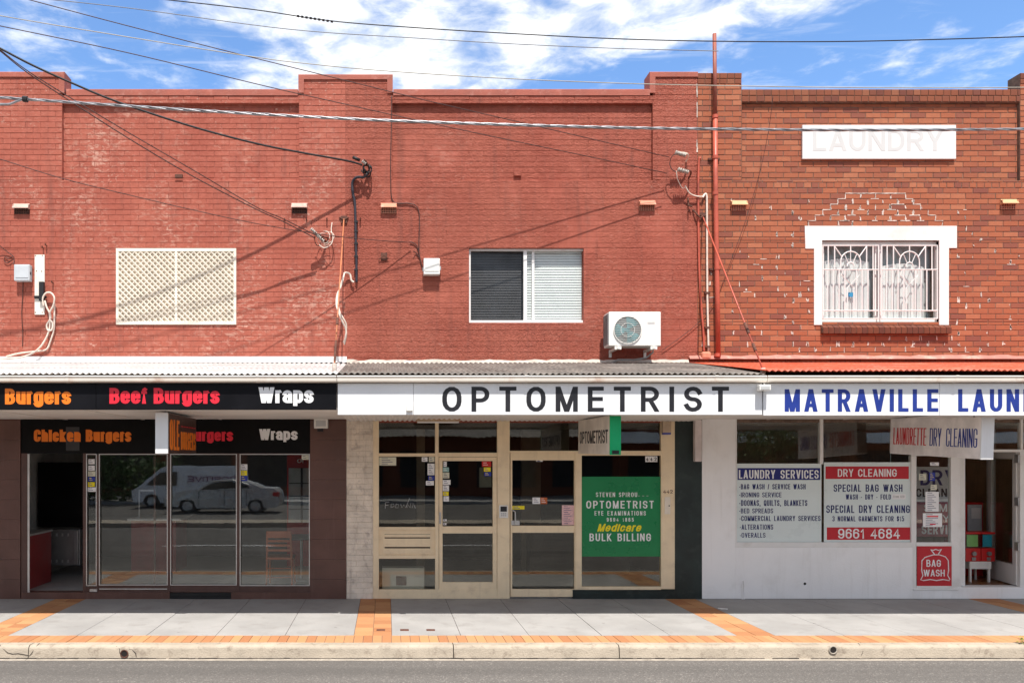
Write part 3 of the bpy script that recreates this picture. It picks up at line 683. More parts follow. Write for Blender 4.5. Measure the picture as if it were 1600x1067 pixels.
def coping_run(m, a, b):
    m.prism([(-0.016, PZ(150)), (-0.016, PZ(141)), (-0.006, PZ(140)), (0.27, PZ(140)), (0.27, PZ(150))], 'x', a, b)
def corbel(m, a, b, rngk):
    bricks(m, a, b, PZ(162), PZ(150), -0.006, rng=random.Random(rngk), depth=0.02, gap=0.006, jit=0.003, merge=0.3, fill=0.3)
    m.box(a, b, 0.004, 0.26, PZ(162), PZ(150) - 0.001)
def pillar_cap(m, a, b, z, left=True, right=True):
    """raised render band across the top of a pier and down its edges"""
    tk = 0.08
    m.prism([(-0.018, z - tk), (-0.018, z - 0.01), (-0.008, z), (0.262, z), (0.262, z - tk)], 'x', a - (0.012 if left else 0), b + (0.012 if right else 0))
    zb = PZ(146)
    if left: m.box(a - 0.012, a + 0.075, -0.0175, 0.261, zb, z - tk)
    if right: m.box(b - 0.075, b + 0.012, -0.0175, 0.261, zb, z - tk)
m = MB(); coping_run(m, PX(103) + .01, PX(467) - .015); m.build('coping', paint_trim, burger)
m = MB(); corbel(m, PX(97), PX(467), 4); m.build('corbel_course', paint_brick, burger)
m = MB(); pillar_cap(m, XL, PX(100), PZ(113), False, True); m.build('pier_cap', paint_trim, burger)
m = MB(); pillar_cap(m, PX(467.5), XP1, PZ(117), True, False); m.build('pier_cap', paint_trim, burger)
m = MB(); coping_run(m, PX(613) + .015, PX(1016) - .012); m.build('coping', paint_trim, opto)
m = MB(); corbel(m, PX(613), PX(1020), 5); m.build('corbel_course', paint_stucco, opto)
m = MB(); pillar_cap(m, XP1 + .0005, PX(612.5), PZ(117), False, True); m.build('pier_cap', paint_trim, opto)
m = MB(); pillar_cap(m, PX(1016), XP2, PZ(113), True, False); m.build('pier_cap', paint_trim, opto)
# laundry coping: two courses of bricks on edge
def on_edge(m, a, b, z1, rows, yf, hts, seed):
    r3 = random.Random(seed); z = z1
    for i in range(rows):
        h = hts[i]; x = a
        while x < b - 0.02:
            l = 0.116 * r3.uniform(0.95, 1.05); l = min(l, b - x)
            m.prism([(yf + r3.uniform(-.003, .003) + 0.004, z - h + .004), (yf + r3.uniform(-.002, .002), z - h + .01), (yf, z - .012), (yf + .006, z - .005), (0.26, z - .004), (0.26, z - h + .004)], 'x', x + .0045, x + l - .0045, r3.random()); x += l
        m_ = 0; z -= h
m = MB(); on_edge(m, PX(1159), PX(1594), PZ(139.5), 2, -0.004, (0.105, 0.095), 3)
cp = m.build('coping', brown_brick, laundry)
m = MB(); m.box(PX(1159), PX(1594), 0.006, 0.25, PZ(160) + .001, PZ(141)); m.box(PX(1675), XR, 0.006, 0.25, PZ(160) + .001, PZ(141)); m.build('mortar_bed', mortar, cp)
for a, b, s in ((1090, 1159, 6), (1594, 1675, 7)):
    m = MB(); on_edge(m, PX(a), PX(b), PZ(114), 2, -0.006, (0.095, 0.085), s); c = m.build('pier_cap', brown_brick, laundry)
    m = MB(); m.box(PX(a) + .004, PX(b) - .004, 0.006, 0.255, PZ(131) - .01, PZ(115)); m.build('mortar_bed', mortar, c)
# roofs behind the parapets, party walls, back walls: closed buildings
for par, a, b in ((burger, XL, XP1), (opto, XP1, XP2), (laundry, XP2, XR)):
    m = MB(); m.prism([(0.27, 7.2), (0.27, 7.3), (5.2, 6.7), (9.0, 6.5), (9.0, 6.4)], 'x', a + .01, b - .01); m.build('roof', iron_grey, par)
    m = MB(); m.box(a + .005, b - .005, 8.8, 9.0, 0, 6.4); m.box(a + .005, a + .1, 0.3, 8.8, 2.82, 6.4); m.box(b - .1, b - .005, 0.3, 8.8, 2.82, 6.4); m.build('rear_wall', room_grey, par)

# white paint left on the joints of the laundry brickwork
m = MB(); r4 = random.Random(21)
def smear(xc, zc, wd, hh):
    n = 7; pts = []; sk = r4.uniform(-.012, .012)
    for i in range(n): t = i / (n - 1); pts.append((xc + sk * (t - .5) - wd * r4.uniform(.12, .62) * (1 if t < .8 else .5), zc + hh * (t - .5)))
    for i in range(n): t = 1 - i / (n - 1); pts.append((xc + sk * (t - .5) + wd * r4.uniform(.12, .62) * (1 if t < .8 else .5), zc + hh * (t - .5)))
    m.prism(pts, 'y', -0.0045, 0.006)
def hsmear(xa, xb, z, th):
    n = max(3, int((xb - xa) / .03)); a = []; b = []
    for i in range(n + 1):
        x = xa + (xb - xa) * i / n; a.append((x, z - th * r4.uniform(.2, .6))); b.append((x, z + th * r4.uniform(.2, .6)))
    m.prism(a + b[::-1], 'y', -0.0042, 0.006)
def jx(k, x):
    off = (k % 2) * BL / 2; return round((x - off) / BL) * BL + off
kt = round(PZ(305) / CH)                 # top of the stepped outline
xc = PX(1375)
lx, rx = PX(1314), PX(1407.5)
kx = kt; prevL, prevR = jx(kt - 1, lx), jx(kt - 1, rx)
hsmear(prevL, prevR, kt * CH, .014)
for i in range(1, 6):
    k = kt - i; zt = (k + 1) * CH
    smear(prevL, (k + .5) * CH, .016, CH); smear(prevR, (k + .5) * CH, .016, CH)
    nl, nr = jx(k - 1, prevL - .117), jx(k - 1, prevR + .117)
    hsmear(nl, prevL, k * CH, .013)
    if i != 3: hsmear(prevR, nr, k * CH, .013)
    for x in [q for q in [jx(k, prevL + .235 * j) for j in range(1, 12)] if prevL + .05 < q < prevR - .05]:
        if r4.random() < .95: smear(x + r4.uniform(-.006, .006), (k + r4.uniform(.3, .6)) * CH, r4.uniform(.014, .042), CH * r4.uniform(.5, 1.1))
        if r4.random() < .5: hsmear(x - r4.uniform(.02, .12), x + r4.uniform(.02, .12), k * CH, .014)
    prevL, prevR = nl, nr
for k in range(int(3.85 / CH), int(6.3 / CH)):
    off = (k % 2) * BL / 2
    for n in range(int(5.0 / BL), int(10.5 / BL)):
        x = n * BL + off; z = (k + .5) * CH
        if PX(1253) < x < PX(1497) and PZ(392) < z < PZ(350): continue
        if PX(1266) < x < PX(1486) and PZ(526) < z < PZ(350): continue
        dx = max(0, abs(x - PX(1375)) - 1.0); dz = max(0, z - PZ(350))
        p = 0.6 * math.exp(-dx * 1.3) * math.exp(-dz * 2.4)
        if z < PZ(535): p += 0.25
        if r4.random() < p: [smear(x + r4.uniform(-.022, .022), z + r4.uniform(-.012, .012), r4.uniform(.008, .030), CH * r4.uniform(.25, 1.05)) for _ in range(r4.choice((1, 1, 2, 3)))]
        if r4.random() < p * .12: hsmear(x - r4.uniform(.01, .07), x + r4.uniform(.01, .07), k * CH, .011)
m.build('paint_smear', white_smear, w3)
# strip of white paint edge at the party line and old render patches
m = MB()
for py0, py1 in ((114, 121), (131, 152), (160, 184), (219, 238)): smear(PX(1089), (PZ(py0) + PZ(py1)) / 2, .022, PZ(py0) - PZ(py1))
m.build('paint_smear', white_smear, w2)

# vents with hoods
def vent(parent, px, py, hm):
    a, b = PX(px), PX(px + 25); zt, zm, zb = PZ(py), PZ(py + 8.5), PZ(py + 16)
    m = MB(); m.prism([(0.0, zt), (-0.02, zt), (-0.075, zm + .012), (-0.075, zm), (-0.06, zm), (-0.015, zt - .018), (0.0, zt - .018)], 'x', a, b)
    m.box(a, a + .012, -0.06, 0, zm, zt - .02); m.box(b - .012, b, -0.06, 0, zm, zt - .02)
    v = m.build('vent', hm, parent, bevel=0.003)
    m = MB(); m.box(a + .005, b - .005, -0.004, 0.004, zb, zm + .03); m.build('recess', dark_hole, v)
    m = MB()
    for i in range(9): x = a + .012 + (b - a - .03) * i / 8; m.box(x, x + .008, -0.012, -0.004, zb + .002, zm + .025)
    for i in range(3): z = zb + .005 + i * .03; m.box(a + .006, b - .006, -0.0115, -0.004, z, z + .007)
    m.build('grille', terracotta if hm is not hood_pale else rust, v)
vent(burger, 22, 319, hood_pale); vent(burger, 455.5, 318, hood_pale); vent(opto, 595, 318, terracotta); vent(opto, 998, 314, terracotta)
vent(laundry, 1141, 314, hood_buff); vent(laundry, 1562, 312, hood_buff)
# iron pins left in the wall
pins = [(445, 345), (479, 344), (511, 344), (563, 344), (1075, 331), (68, 388), (73, 384), (83, 442)]
for px, py in pins:
    m = MB(); x, z = PX(px), PZ(py); m.tube([(x, 0.01, z), (x, -0.055, z), (x + .004, -0.06, z + .02)], .010, 6)
    m.build('wall_pin', rust, burger if px < 540 else opto)
m = MB(); m.pbox(273, 285, 272, 278, -0.03, 0.01); m.build('iron_lug', rust, burger, bevel=.006)
m = MB(); m.pbox(803, 815, 265, 275, 0.02, 0.08); m.build('iron_lug', paint_stucco, opto, bevel=.01)
m = MB(); m.pbox(595, 605, 395, 407, -0.02, 0.01); m.tube([(PX(592), -.02, PZ(406)), (PX(600), -.05, PZ(400)), (PX(607), -.02, PZ(405))], .008); m.build('iron_lug', rust, opto, bevel=.004)

# security screen window of the burger shop
m = MB()
for r_ in ((181, 369, 388, 393), (181, 369, 502, 507), (181, 185, 393, 502), (365, 369, 393, 502), (273.5, 276.5, 393, 502)): m.pbox(*r_, -0.022, 0.03)
win = m.build('window', cream_light, burger, bevel=.003)
m = MB(); xa, xb, za, zb = PX(183), PX(367), PZ(504), PZ(391)
P_ = 0.092
k = -40
while k < 60:
    for sgn in (1, -1):
        # diagonal bar clipped to the opening
        c0 = k * P_
        pts = []
        for x in (xa, xb):
            z = za + sgn * (x - xa) + c0; pts.append((x, z))
        (x1, z1), (x2, z2) = pts
        def clip(x1, z1, x2, z2):
            lo, hi = 0.0, 1.0
            for zz_, s_ in ((za, 1), (zb, -1)):
                f1, f2 = (z1 - zz_) * s_, (z2 - zz_) * s_
                if f1 < 0 and f2 < 0: return None
                if f1 < 0: lo = max(lo, f1 / (f1 - f2))
                elif f2 < 0: hi = min(hi, f1 / (f1 - f2))
            return (lo, hi) if lo < hi else None
        q = clip(x1, z1, x2, z2)
        if q:
            A = (x1 + (x2 - x1) * q[0], -0.004 if sgn > 0 else -0.010, z1 + (z2 - z1) * q[0]); B = (x1 + (x2 - x1) * q[1], -0.004 if sgn > 0 else -0.010, z1 + (z2 - z1) * q[1])
            m.tube([A, B], .0135, 4)
    k += 1
m.build('security_screen', cream_light, win)
m = MB(); m.pbox(182, 368, 389, 506, 0.018, 0.04); m.build('blind', mat('cream_blind', (.74, .66, .55), .6), win)
# sliding window of the optometrist
m = MB()
for r_ in ((731, 914, 387, 392), (731, 914, 500.5, 506), (731, 735.5, 392, 500.5), (911, 914, 392, 500.5)): m.pbox(*r_, 0.045, 0.12)
for r_ in ((818, 823.5, 392, 500.5),): m.pbox(*r_, 0.05, 0.11)
win = m.build('window', white_paint, opto, bevel=.003)
m = MB(); m.pbox(831, 835, 393, 500, 0.085, 0.11); m.build('sash_stile', white_paint, win)
m = MB(); m.pbox(735, 818, 392, 501, 0.075, 0.081); m.build('insect_screen', glass_mat('insect_mesh', (0.74, 0.74, 0.74), 0.015), win)
m = MB(); m.pbox(823, 912, 392, 501, 0.092, 0.098); m.build('pane', glass_clear, win)
m = MB()
z = PZ(500)
while z < PZ(393):
    m.add([(PX(737), 0.150, z), (PX(817), 0.150, z), (PX(817), 0.160, z + .034), (PX(737), 0.160, z + .034)], [(0, 1, 2, 3)])
    z += .041
m.build('venetian_blind', blind_grey, win, solid=.002)
m = MB(); z = PZ(500)
while z < PZ(393):
    m.add([(PX(824), 0.125, z), (PX(912), 0.125, z), (PX(912), 0.133, z + .036), (PX(824), 0.133, z + .036)], [(0, 1, 2, 3)])
    z += .041
m.build('venetian_blind', blind_white, win, solid=.002)
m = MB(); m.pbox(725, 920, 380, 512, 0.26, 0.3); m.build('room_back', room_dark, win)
# laundry window with white surround and ornamental grille
m = MB()
m.prism([(PX(1257), PZ(353.5)), (PX(1494.5), PZ(353.5)), (PX(1494.5), PZ(388)), (PX(1482), PZ(388)), (PX(1482), PZ(508)), (PX(1467), PZ(508)), (PX(1467), PZ(376)), (PX(1284), PZ(376)), (PX(1284), PZ(508)), (PX(1271.5), PZ(508)), (PX(1271.5), PZ(389)), (PX(1258), PZ(389))][::-1], 'y', -0.012, 0.06)
win = m.build('window', white_paint, laundry, bevel=.003)
m = MB()
for r_ in ((1284, 1467, 376, 383.5), (1284, 1467, 498, 503)): m.pbox(*r_, 0.055, 0.12)
for r_ in ((1284, 1287.5, 383.5, 498), (1372, 1377, 383.5, 498), (1462, 1467, 383.5, 498), (1367, 1370, 383.5, 498)): m.pbox(*r_, 0.056, 0.11)
m.build('window_frame', white_paint, win)
m = MB(); m.pbox(1287, 1464, 383, 499, 0.09, 0.095); m.build('pane', glass_clear, win)
m = MB()
yb = 0.012
def bar(pts, r=.0095): m.tube([(PX(a, D + yb), yb, PZ(b, D + yb)) for a, b in pts], r, 5)
for a, b in ((1285, 1373), (1377, 1465)):
    cx = (a + b) / 2
    for py in (384, 421.5, 485.5): bar([(a, py), (b, py)], .010)
    bar([(a, 498), (b, 498)], .009)
    bar([(a + .5, 384), (a + .5, 498)], .010); bar([(b - .5, 384), (b - .5, 498)], .010)
    for off_ in (-35, -25, -17): bar([(cx + off_, 384), (cx + off_, 421)]) if off_ != -17 else None
    for off_ in (35, 25): bar([(cx + off_, 384), (cx + off_, 421)])
    bar([(cx, 384), (cx, 393)]); bar([(cx - 25, 385), (cx - 13, 402)]); bar([(cx + 25, 385), (cx + 13, 402)])
    bar([(cx + 15.5 * math.cos(t), 409 - 16 * math.sin(t)) for t in [math.pi * i / 14 for i in range(15)]]); bar([(cx - 15.5, 409), (cx - 15.5, 421)]); bar([(cx + 15.5, 409), (cx + 15.5, 421)])
    bar([(cx + 5.5 * math.cos(t), 416 - 6 * math.sin(t)) for t in [math.pi * i / 8 for i in range(9)]])
    for an in (50, 90, 130): bar([(cx + 5.5 * math.cos(R(an)), 416 - 6 * math.sin(R(an))), (cx + 15 * math.cos(R(an)), 409 - 15.5 * math.sin(R(an)))], .006)
    for off_ in (-36, -27, -18, -9, 9, 18, 27, 36): bar([(cx + off_, 422), (cx + off_, 485)])
    bar([(cx - 12, 422), (cx - 14, 430), (cx, 444), (cx + 14, 430), (cx + 12, 422)], .006); bar([(cx - 5, 450), (cx - 5, 485)]); bar([(cx + 5, 450), (cx + 5, 485)]); bar([(cx - 5, 450), (cx, 444), (cx + 5, 450)], .006)
m.build('security_grille', white_paint, win)
m = MB()
for a, b, z1 in ((1288, 1366, 407), (1378, 1452, 415)):
    n = 40; vs = []; fs = []
    for i in range(n + 1):
        px = a + (b - a) * i / n; yy = 0.122 + .012 * math.sin(i * 1.3) + .007 * math.sin(i * 2.9)
        sag = 6 * math.sin(math.pi * i / n)
        vs += [(PX(px), yy, PZ(z1 - sag)), (PX(px), yy, PZ(500))]
    for i in range(n): fs.append((2 * i, 2 * i + 1, 2 * i + 3, 2 * i + 2))
    m.add(vs, fs)
m.build('curtain', curtain, win, solid=.003)
m = MB(); m.pbox(1324, 1335, 457, 464, 0.085, 0.088); m.build('sticker', mat('pale_blue_sticker', (0.05, 0.3, 0.55), .5), win)
m = MB(); m.pbox(1280, 1470, 370, 510, 0.26, 0.3); m.build('room_back', room_grey, win)
m = MB(); r5 = random.Random(9); px = 1282
while px < 1476:
    m.prism([(-0.075, PZ(522)), (-0.078, PZ(513)), (0.03, PZ(506)), (0.03, PZ(522))], 'x', PX(px) + .004, PX(px + 8.6) - .004, r5.random() * .5); px += 8.7
s = m.build('sill', sill_brick, laundry)
m = MB(); m.prism([(-0.066, PZ(521)), (-0.068, PZ(514)), (0.03, PZ(507)), (0.03, PZ(521))], 'x', PX(1282), PX(1477)); m.build('mortar_bed', mortar, s)

# ------------------------------------------------------------------ awnings
YF = -2.50                                     # face of the awning fascia board
def corrugated(m, x0, x1, y0, z0, y1, z1, pitch=.076, amp=.011, wob=0.0, seed=1):
    r6 = random.Random(seed)
    n = int((x1 - x0) / pitch * 8); vs = []; fs = []; rows = 7
    for j in range(rows):
        t = j / (rows - 1)
        for i in range(n + 1):
            x = x0 + (x1 - x0) * i / n
            vs.append((x, y0 + (y1 - y0) * t, z0 + (z1 - z0) * t + amp * math.sin(2 * math.pi * x / pitch) + wob * math.sin(x * 1.7 + 2 * t) * t))
    for j in range(rows - 1):
        for i in range(n): a = j * (n + 1) + i; fs.append((a, a + 1, a + n + 2, a + n + 1))
    m.add(vs, fs)
def awning(parent, x0, x1, roofmat, zb, flash, seed, ywall=-0.004, zf=3.243, fl=(557, 567)):
    m = MB(); m.box(x0 + .004, x1 - .004, YF + .0, YF + .035, zb + .012, 3.15)
    aw = m.build('awning', soffit_mat, parent)
    m = MB(); corrugated(m, x0, x1, -0.02, PZ(566) - .012, -2.56, zf, wob=.004, seed=seed); m.build('roof_sheet', roofmat, aw, solid=.0025, smooth=True)
    m = MB(); m.box(x0 + .002, x1 - .002, YF + .04, -0.03, 2.80, 2.83)
    for i in range(1, int((x1 - x0) / 1.2)):
        x = x0 + i * 1.2; m.box(x, x + .03, YF + .04, -0.035, 2.792, 2.80)
    m.build('soffit', soffit_mat, aw)
    gp = [(-2.515, 3.135), (-2.6, 3.135), (-2.618, 3.15), (-2.62, 3.185), (-2.63, 3.205), (-2.622, 3.216), (-2.61, 3.21), (-2.606, 3.155), (-2.52, 3.15), (-2.515, 3.2), (-2.506, 3.2), (-2.506, 3.135)]
    m = MB(); xs = [x0 + .002] + [x for x in [x0 + 2.35 * i for i in range(1, 6)] if x < x1 - .4] + [x1 - .002]
    for a, b in zip(xs, xs[1:]): m.prism(gp[::-1], 'x', a, b)
    for a in xs[1:-1]: m.prism([(y - .004 * (1 if y < -2.55 else -0), z - .003 * (z < 3.15) + .003 * (z > 3.2)) for y, z in gp][::-1], 'x', a - .02, a + .02)
    m.build('gutter', gutter_mat, aw)
    m = MB(); r7 = random.Random(seed)
    if flash is flash_cream or flash is flash_pink:
        n = 60; top = []; bot = []
        for i in range(n + 1):
            x = x0 + (x1 - x0) * i / n; top.append((x, PZ(fl[0]) + r7.uniform(-.012, .012))); bot.append((x, PZ(fl[1]) - .04))
        vs = [(x, -.014 + r7.uniform(-.004, .004), z) for x, z in top] + [(x, -.07 + r7.uniform(-.008, .008), z + .0) for x, z in bot]
        m.add(vs, [(i, i + 1, n + 2 + i, n + 1 + i) for i in range(n)])
        m.build('flashing', flash, aw, solid=.008)
    else:
        m.prism([(-0.002, PZ(557)), (-0.012, PZ(557)), (-0.016, PZ(564)), (-0.09, PZ(566.5) + .0), (-0.09, PZ(566.5) - .006), (-0.002, PZ(566) - .02)], 'x', x0, x1); m.build('flashing', flash, aw)
    return aw
XA1 = PX(527, D + YF); XA2 = PX(1192, D + YF)
aw1 = awning(burger, XL, XA1 - .003, iron_white, 2.80, white_paint, 1)
aw2 = awning(opto, XA1 + .003, XA2 - .003, iron_grey, 2.735, flash_cream, 2, fl=(563, 569))
aw3 = awning(laundry, XA2 + .003, XR, iron_red, 2.735, flash_pink, 3, zf=3.285, fl=(556, 558))
# corrugated soffit strip showing under the optometrist fascia
m = MB(); corrugated(m, XA1 + .01, XA2 - .01, YF + .06, 2.775, -0.04, 2.775, amp=.008); m.build('soffit_sheet', soffit_mat, aw2, solid=.002)

# fascia signs
def fascia(name, label, px0, px1, py0, py1, bm, words, joints=()):
    d = D - 2.54; xa, xb = PX(px0, d), PX(px1, d)
    t = thing(name, label, 'sign', ((xa + xb) / 2, -2.52, PZ(py1, d)), 'fascia signs along the awnings')
    m = MB(); js = [px0] + list(joints) + [px1]
    for a, b in zip(js, js[1:]): m.box(PX(a, d) + .002, PX(b, d) - .002, -2.54, -2.503, PZ(py1, d), PZ(py0, d))
    m.build('board', bm, t, bevel=.003)
    for s, a, b, c, e, mt_, kw in words:
        m = MB(); ptext(m, s, a, b, c, e, -2.54, **kw); m.build('lettering', mt_, t)
    return t
imp = dict(bold=0.065, space=0.93); helv = dict(bold=0.012)
fascia('fascia_sign', 'long black fascia sign of the burger shop with coloured words', -480, 526, 599, 640, sign_black,
       [('Chicken Burgers', -108, 111, 607, 637, letter_orange, imp), ('Beef Burgers', 171, 343, 606, 636, letter_red, imp), ('Wraps', 404, 490, 605, 635, letter_white, imp)], (150,))
fascia('fascia_sign', 'white fascia sign with widely spaced black word OPTOMETRIST', 527.5, 1191, 599, 648, sign_white,
       [('OPTOMETRIST', 691, 1139, 604, 643, letter_black, dict(bold=0.022, space=1.18))], (646,))
fascia('fascia_sign', 'white fascia sign with blue words MATRAVILLE LAUNDRY', 1192.5, 1760, 599, 649, sign_white,
       [('MATRAVILLE', 1226, 1466, 608, 643, letter_blue, dict(bold=0.022, space=1.04)), ('LAUNDRY', 1497, 1671, 608, 643, letter_blue, dict(bold=0.022, space=1.04))], (1468,))
# small fittings on the fascia
m = MB(); m.pbox(635, 645, 632, 642, -2.60, -2.54); tag(m.build('junction_box', white_plastic, base=(PX(640, 10), -2.54, 2.8), bevel=.006), 'small cream plastic box low on the white optometrist fascia', 'junction box')
m = MB(); m.pbox(1187, 1205, 601, 610, -2.66, -2.58); lt = tag(m.build('flood_light', white_plastic, base=(PX(1196, 10), -2.56, 3.1), bevel=.01), 'white flood light under the gutter between the two white fascia signs', 'light')
m = MB(); m.pbox(1189, 1203, 603, 608, -2.663, -2.659); m.build('lens', letter_grey, lt); m = MB(); m.tube([(PX(1196, 10), -2.60, PZ(606, 10)), (PX(1196, 10), -2.53, PZ(606, 10))], .02); m.build('bracket', steel, lt)

# ------------------------------------------------------------------ burger shopfront
ZS = 2.79
def rects(m, lst, y0, y1):
    for r_ in lst: m.pbox(*r_, y0, y1)
for a, b in ((XL, PX(33)), (PX(485), PX(541))):
    z = 0.0; m = MB()
    while z < ZS - .01:
        h = min(.31, ZS - z); m.box(a, b, -0.03, 0.2, z + .0012, z + h - .0012, random.random()); z += .31
    m.build('tiled_pier', brown_tile, burger)
m = MB(); m.box(PX(33), PX(485), -0.012, 0.06, PZ(708), 2.80); m.box(PX(33), PX(485), 0.07, 0.25, PZ(708), 3.4); sb = m.build('sign_band', sign_black_low, burger)
m = MB(); ptext(m, 'Chicken Burgers', 53, 205, 671, 694, -0.012, **imp); m.build('lettering', letter_orange, sb)
m = MB(); ptext(m, 'Beef Burgers', 243, 364, 671, 693, -0.012, **imp); m.build('lettering', letter_red, sb)
m = MB(); ptext(m, 'Wraps', 405, 465, 670, 691, -0.012, **imp); m.build('lettering', letter_white, sb)
m = MB(); m.pbox(103, 124, 667, 704, -0.0135, -0.012); m.build('patch', mat('dull_patch', (0.035, 0.033, 0.034), 0.5), sb)
m = MB(); rects(m, [(33, 265, 925, 938), (361, 485, 925, 938)], -0.028, 0.15); m.build('plinth', brown_tile, burger)
m = MB(); rects(m, [(265, 361, 926, 938)], -0.01, 0.15)
for i in range(4): m.pbox(267, 359, 927.5 + i * 2.5, 928.8 + i * 2.5, -0.018, -0.009)
m.build('floor_vent', mat('dark_vent', (0.03, 0.03, 0.03), 0.4, 0.4), burger)
m = MB()
rects(m, [(33, 43, 708, 925), (129.5, 134.5, 708, 925), (150, 154, 711, 925), (260.5, 266, 708, 925), (369, 374, 708, 925), (483, 485.5, 708, 925)], -0.02, 0.05)
rects(m, [(134.5, 150, 708, 711), (154, 260.5, 708, 710.5), (266, 369, 708, 710.5), (374, 483, 708, 710.5), (134.5, 150, 916, 925), (154, 260.5, 914, 925), (266, 369, 914, 925), (374, 483, 915, 925)], -0.015, 0.045)
rects(m, [(240, 243, 711, 913)], 0.05, 0.075)
m.build('shopfront_frame', brown_alu, burger, bevel=.002)
m = MB()
def bead(x0, x1, y0, y1, t=1.3, ya=-0.026, yb=-0.012):
    rects(m, [(x0, x0 + t, y0, y1), (x1 - t, x1, y0, y1), (x0 + t, x1 - t, y0, y0 + t * .8), (x0 + t, x1 - t, y1 - t, y1)], ya, yb)
for q in ((134.5, 151, 709, 915), (154.5, 262, 709, 914), (266, 370, 709, 914), (374.5, 484, 709, 915)): bead(*q)
rects(m, [(43, 46, 709, 926), (155, 261, 919, 920.5)], -0.024, -0.01)
m.pbox(140, 151, 920, 924, -0.05, -0.02)
m.build('glazing_bead', silver, burger)
def pane(parent, r_, gm, y=0.012, name='window_pane'):
    m = MB(); m.pbox(*r_, y, y + .006); return m.build(name, gm, parent)
def stickers(parent, lst, y=0.007):
    for (a, b, c, e, mt_, *words) in lst:
        m = MB(); m.pbox(a, b, c, e, y, y + .002); s_ = m.build('sticker', mt_, parent)
        m = MB(); n = max(2, int((e - c) / 3)); dk = letter_navy if mt_ in (letter_white, sticker_cream, sticker_pink) else (letter_yellow if mt_ is sticker_blue else letter_white)
        # faint print on the sticker
        for i in range(n):
            zz = c + (e - c) * (i + .7) / (n + .6); l = (b - a) * (.45 + .35 * ((i * 7) % 3) / 2)
            m.pbox(a + (b - a) * .15, a + (b - a) * .15 + l * .8, zz - .35, zz + .35, y - .0012, y - .0004)
        m.f and m.build('sticker', dk if mt_ is not letter_yellow else sticker_blue, parent)
p = pane(burger, (134.5, 151, 710, 916), glass_shop)
stickers(p, [(138, 148, 717, 725, letter_white), (138, 148, 727, 735, letter_white), (137.5, 149, 736, 744, sticker_cream), (137.5, 148.5, 745, 752, sticker_blue), (137.5, 148, 753, 760, letter_yellow), (137, 150, 761, 768, letter_white)])
pane(burger, (154, 261, 710, 914), glass_shop); pane(burger, (266, 370, 710, 914), glass_shop)
p = pane(burger, (374, 484, 710, 915), glass_shop)
stickers(p, [(376.5, 386.5, 725, 734, letter_white), (376.5, 386, 735, 742.5, letter_yellow), (376, 386.5, 743, 751, sticker_blue), (471.5, 482.5, 710.5, 718, sticker_cream)])
# floodlight on the pier
t = thing('wall_lamp', 'boxy cream flood lamp high on the brown tiled pier', 'light', (PX(500), -0.03, PZ(670)))
m = MB(); m.pbox(490.5, 512, 654, 669, -0.17, -0.06); m.build('housing', white_plastic, t, bevel=.008); m = MB(); m.pbox(493.5, 509, 657, 666, -0.176, -0.169); m.build('lens', letter_grey, t)
m = MB(); m.pbox(496, 508, 650, 654, -0.14, -0.03); m.pbox(496, 505, 669, 674, -0.12, -0.09); m.build('bracket', black_rubber, t)

def room(parent, x0, x1, depth, zf, zc, wall, back, floor):
    m = MB(); m.box(x0, x1, 0.052, depth, zf - .1, zf); fl_ = m.build('shop_floor', floor, parent)
    m = MB(); m.box(x0, x1, depth, depth + .1, zf, zc); m.build('back_wall', back, parent)
    m = MB(); m.box(x0 - .1, x0 - .001, 0.2, depth, zf, zc); m.build('side_wall', wall, parent); m = MB(); m.box(x1 + .001, x1 + .1, 0.2, depth, zf, zc); m.build('side_wall', wall, parent)
    m = MB(); m.box(x0 - .1, x1 + .1, 0.26, depth + .1, zc, zc + .1); m.build('ceiling', wall, parent)
room(burger, -6.2, -0.8, 4.6, 0.1, 2.75, room_grey, mat('room_mid_wall', (.16, .155, .15), .8), room_floor)
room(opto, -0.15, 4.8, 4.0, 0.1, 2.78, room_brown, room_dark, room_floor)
room(laundry, 5.3, 11.0, 5.0, 0.18, 2.78, wood_panel, wood_panel, wood_floor)
# burger interior: counter, cook line, panel, fridge, table, chair
t = thing('counter', 'dark red counter with grey top just inside the open burger doorway', 'counter', (-5.9, 0.7, .1))
m = MB(); m.box(-6.15, -5.71, .3, 1.13, .1, .95); m.build('front_panel', red_counter, t); m = MB(); m.box(-6.17, -5.69, .28, 1.15, .95, .98); m.build('top', room_grey, t)
t = thing('cook_line', 'stainless cabinets with rows of rivets inside the burger doorway', 'kitchen cabinet', (-5.7, 1.5, .1))
m = MB(); m.box(-6.1, -5.36, 1.5, 2.1, .32, .95); m.box(-5.47, -5.38, 1.46, 1.5, .33, .94); m.build('cabinet', steel_dark, t, bevel=.01)
m = MB()
for z in (.37, .83):
    for i in range(6): m.box(-5.98 + i * .10, -5.955 + i * .10, 1.485, 1.5, z, z + .05)
m.build('rivet', steel, t)
m = MB(); m.box(-6.15, -5.1, 1.62, 1.68, .98, 2.12); t2 = tag(m.build('black_splashback', sign_black_low, base=(-5.6, 1.65, .98)), 'black panel behind the cooking bench, seen through the open doorway', 'panel')
t = thing('counter', 'long counter with pale top behind the burger shop glass', 'counter', (-3.6, 2.2, .1))
m = MB(); m.box(PX(205, 14.8), PX(275, 14.8), 2.2, 3.0, .1, 1.05); m.build('front_panel', red_counter, t); m = MB(); m.box(PX(200, 14.8), PX(283, 14.8), 2.15, 3.05, 1.05, 1.09); m.build('top', curtain, t)
m = MB()
for px in (214, 239): m.box(PX(px, 14.8), PX(px + 1.5, 14.8), 2.3, 2.33, 1.09, 1.6)
m.box(PX(214, 14.8), PX(240, 14.8), 2.3, 2.33, 1.58, 1.61); m.build('sneeze_guard', steel, t)
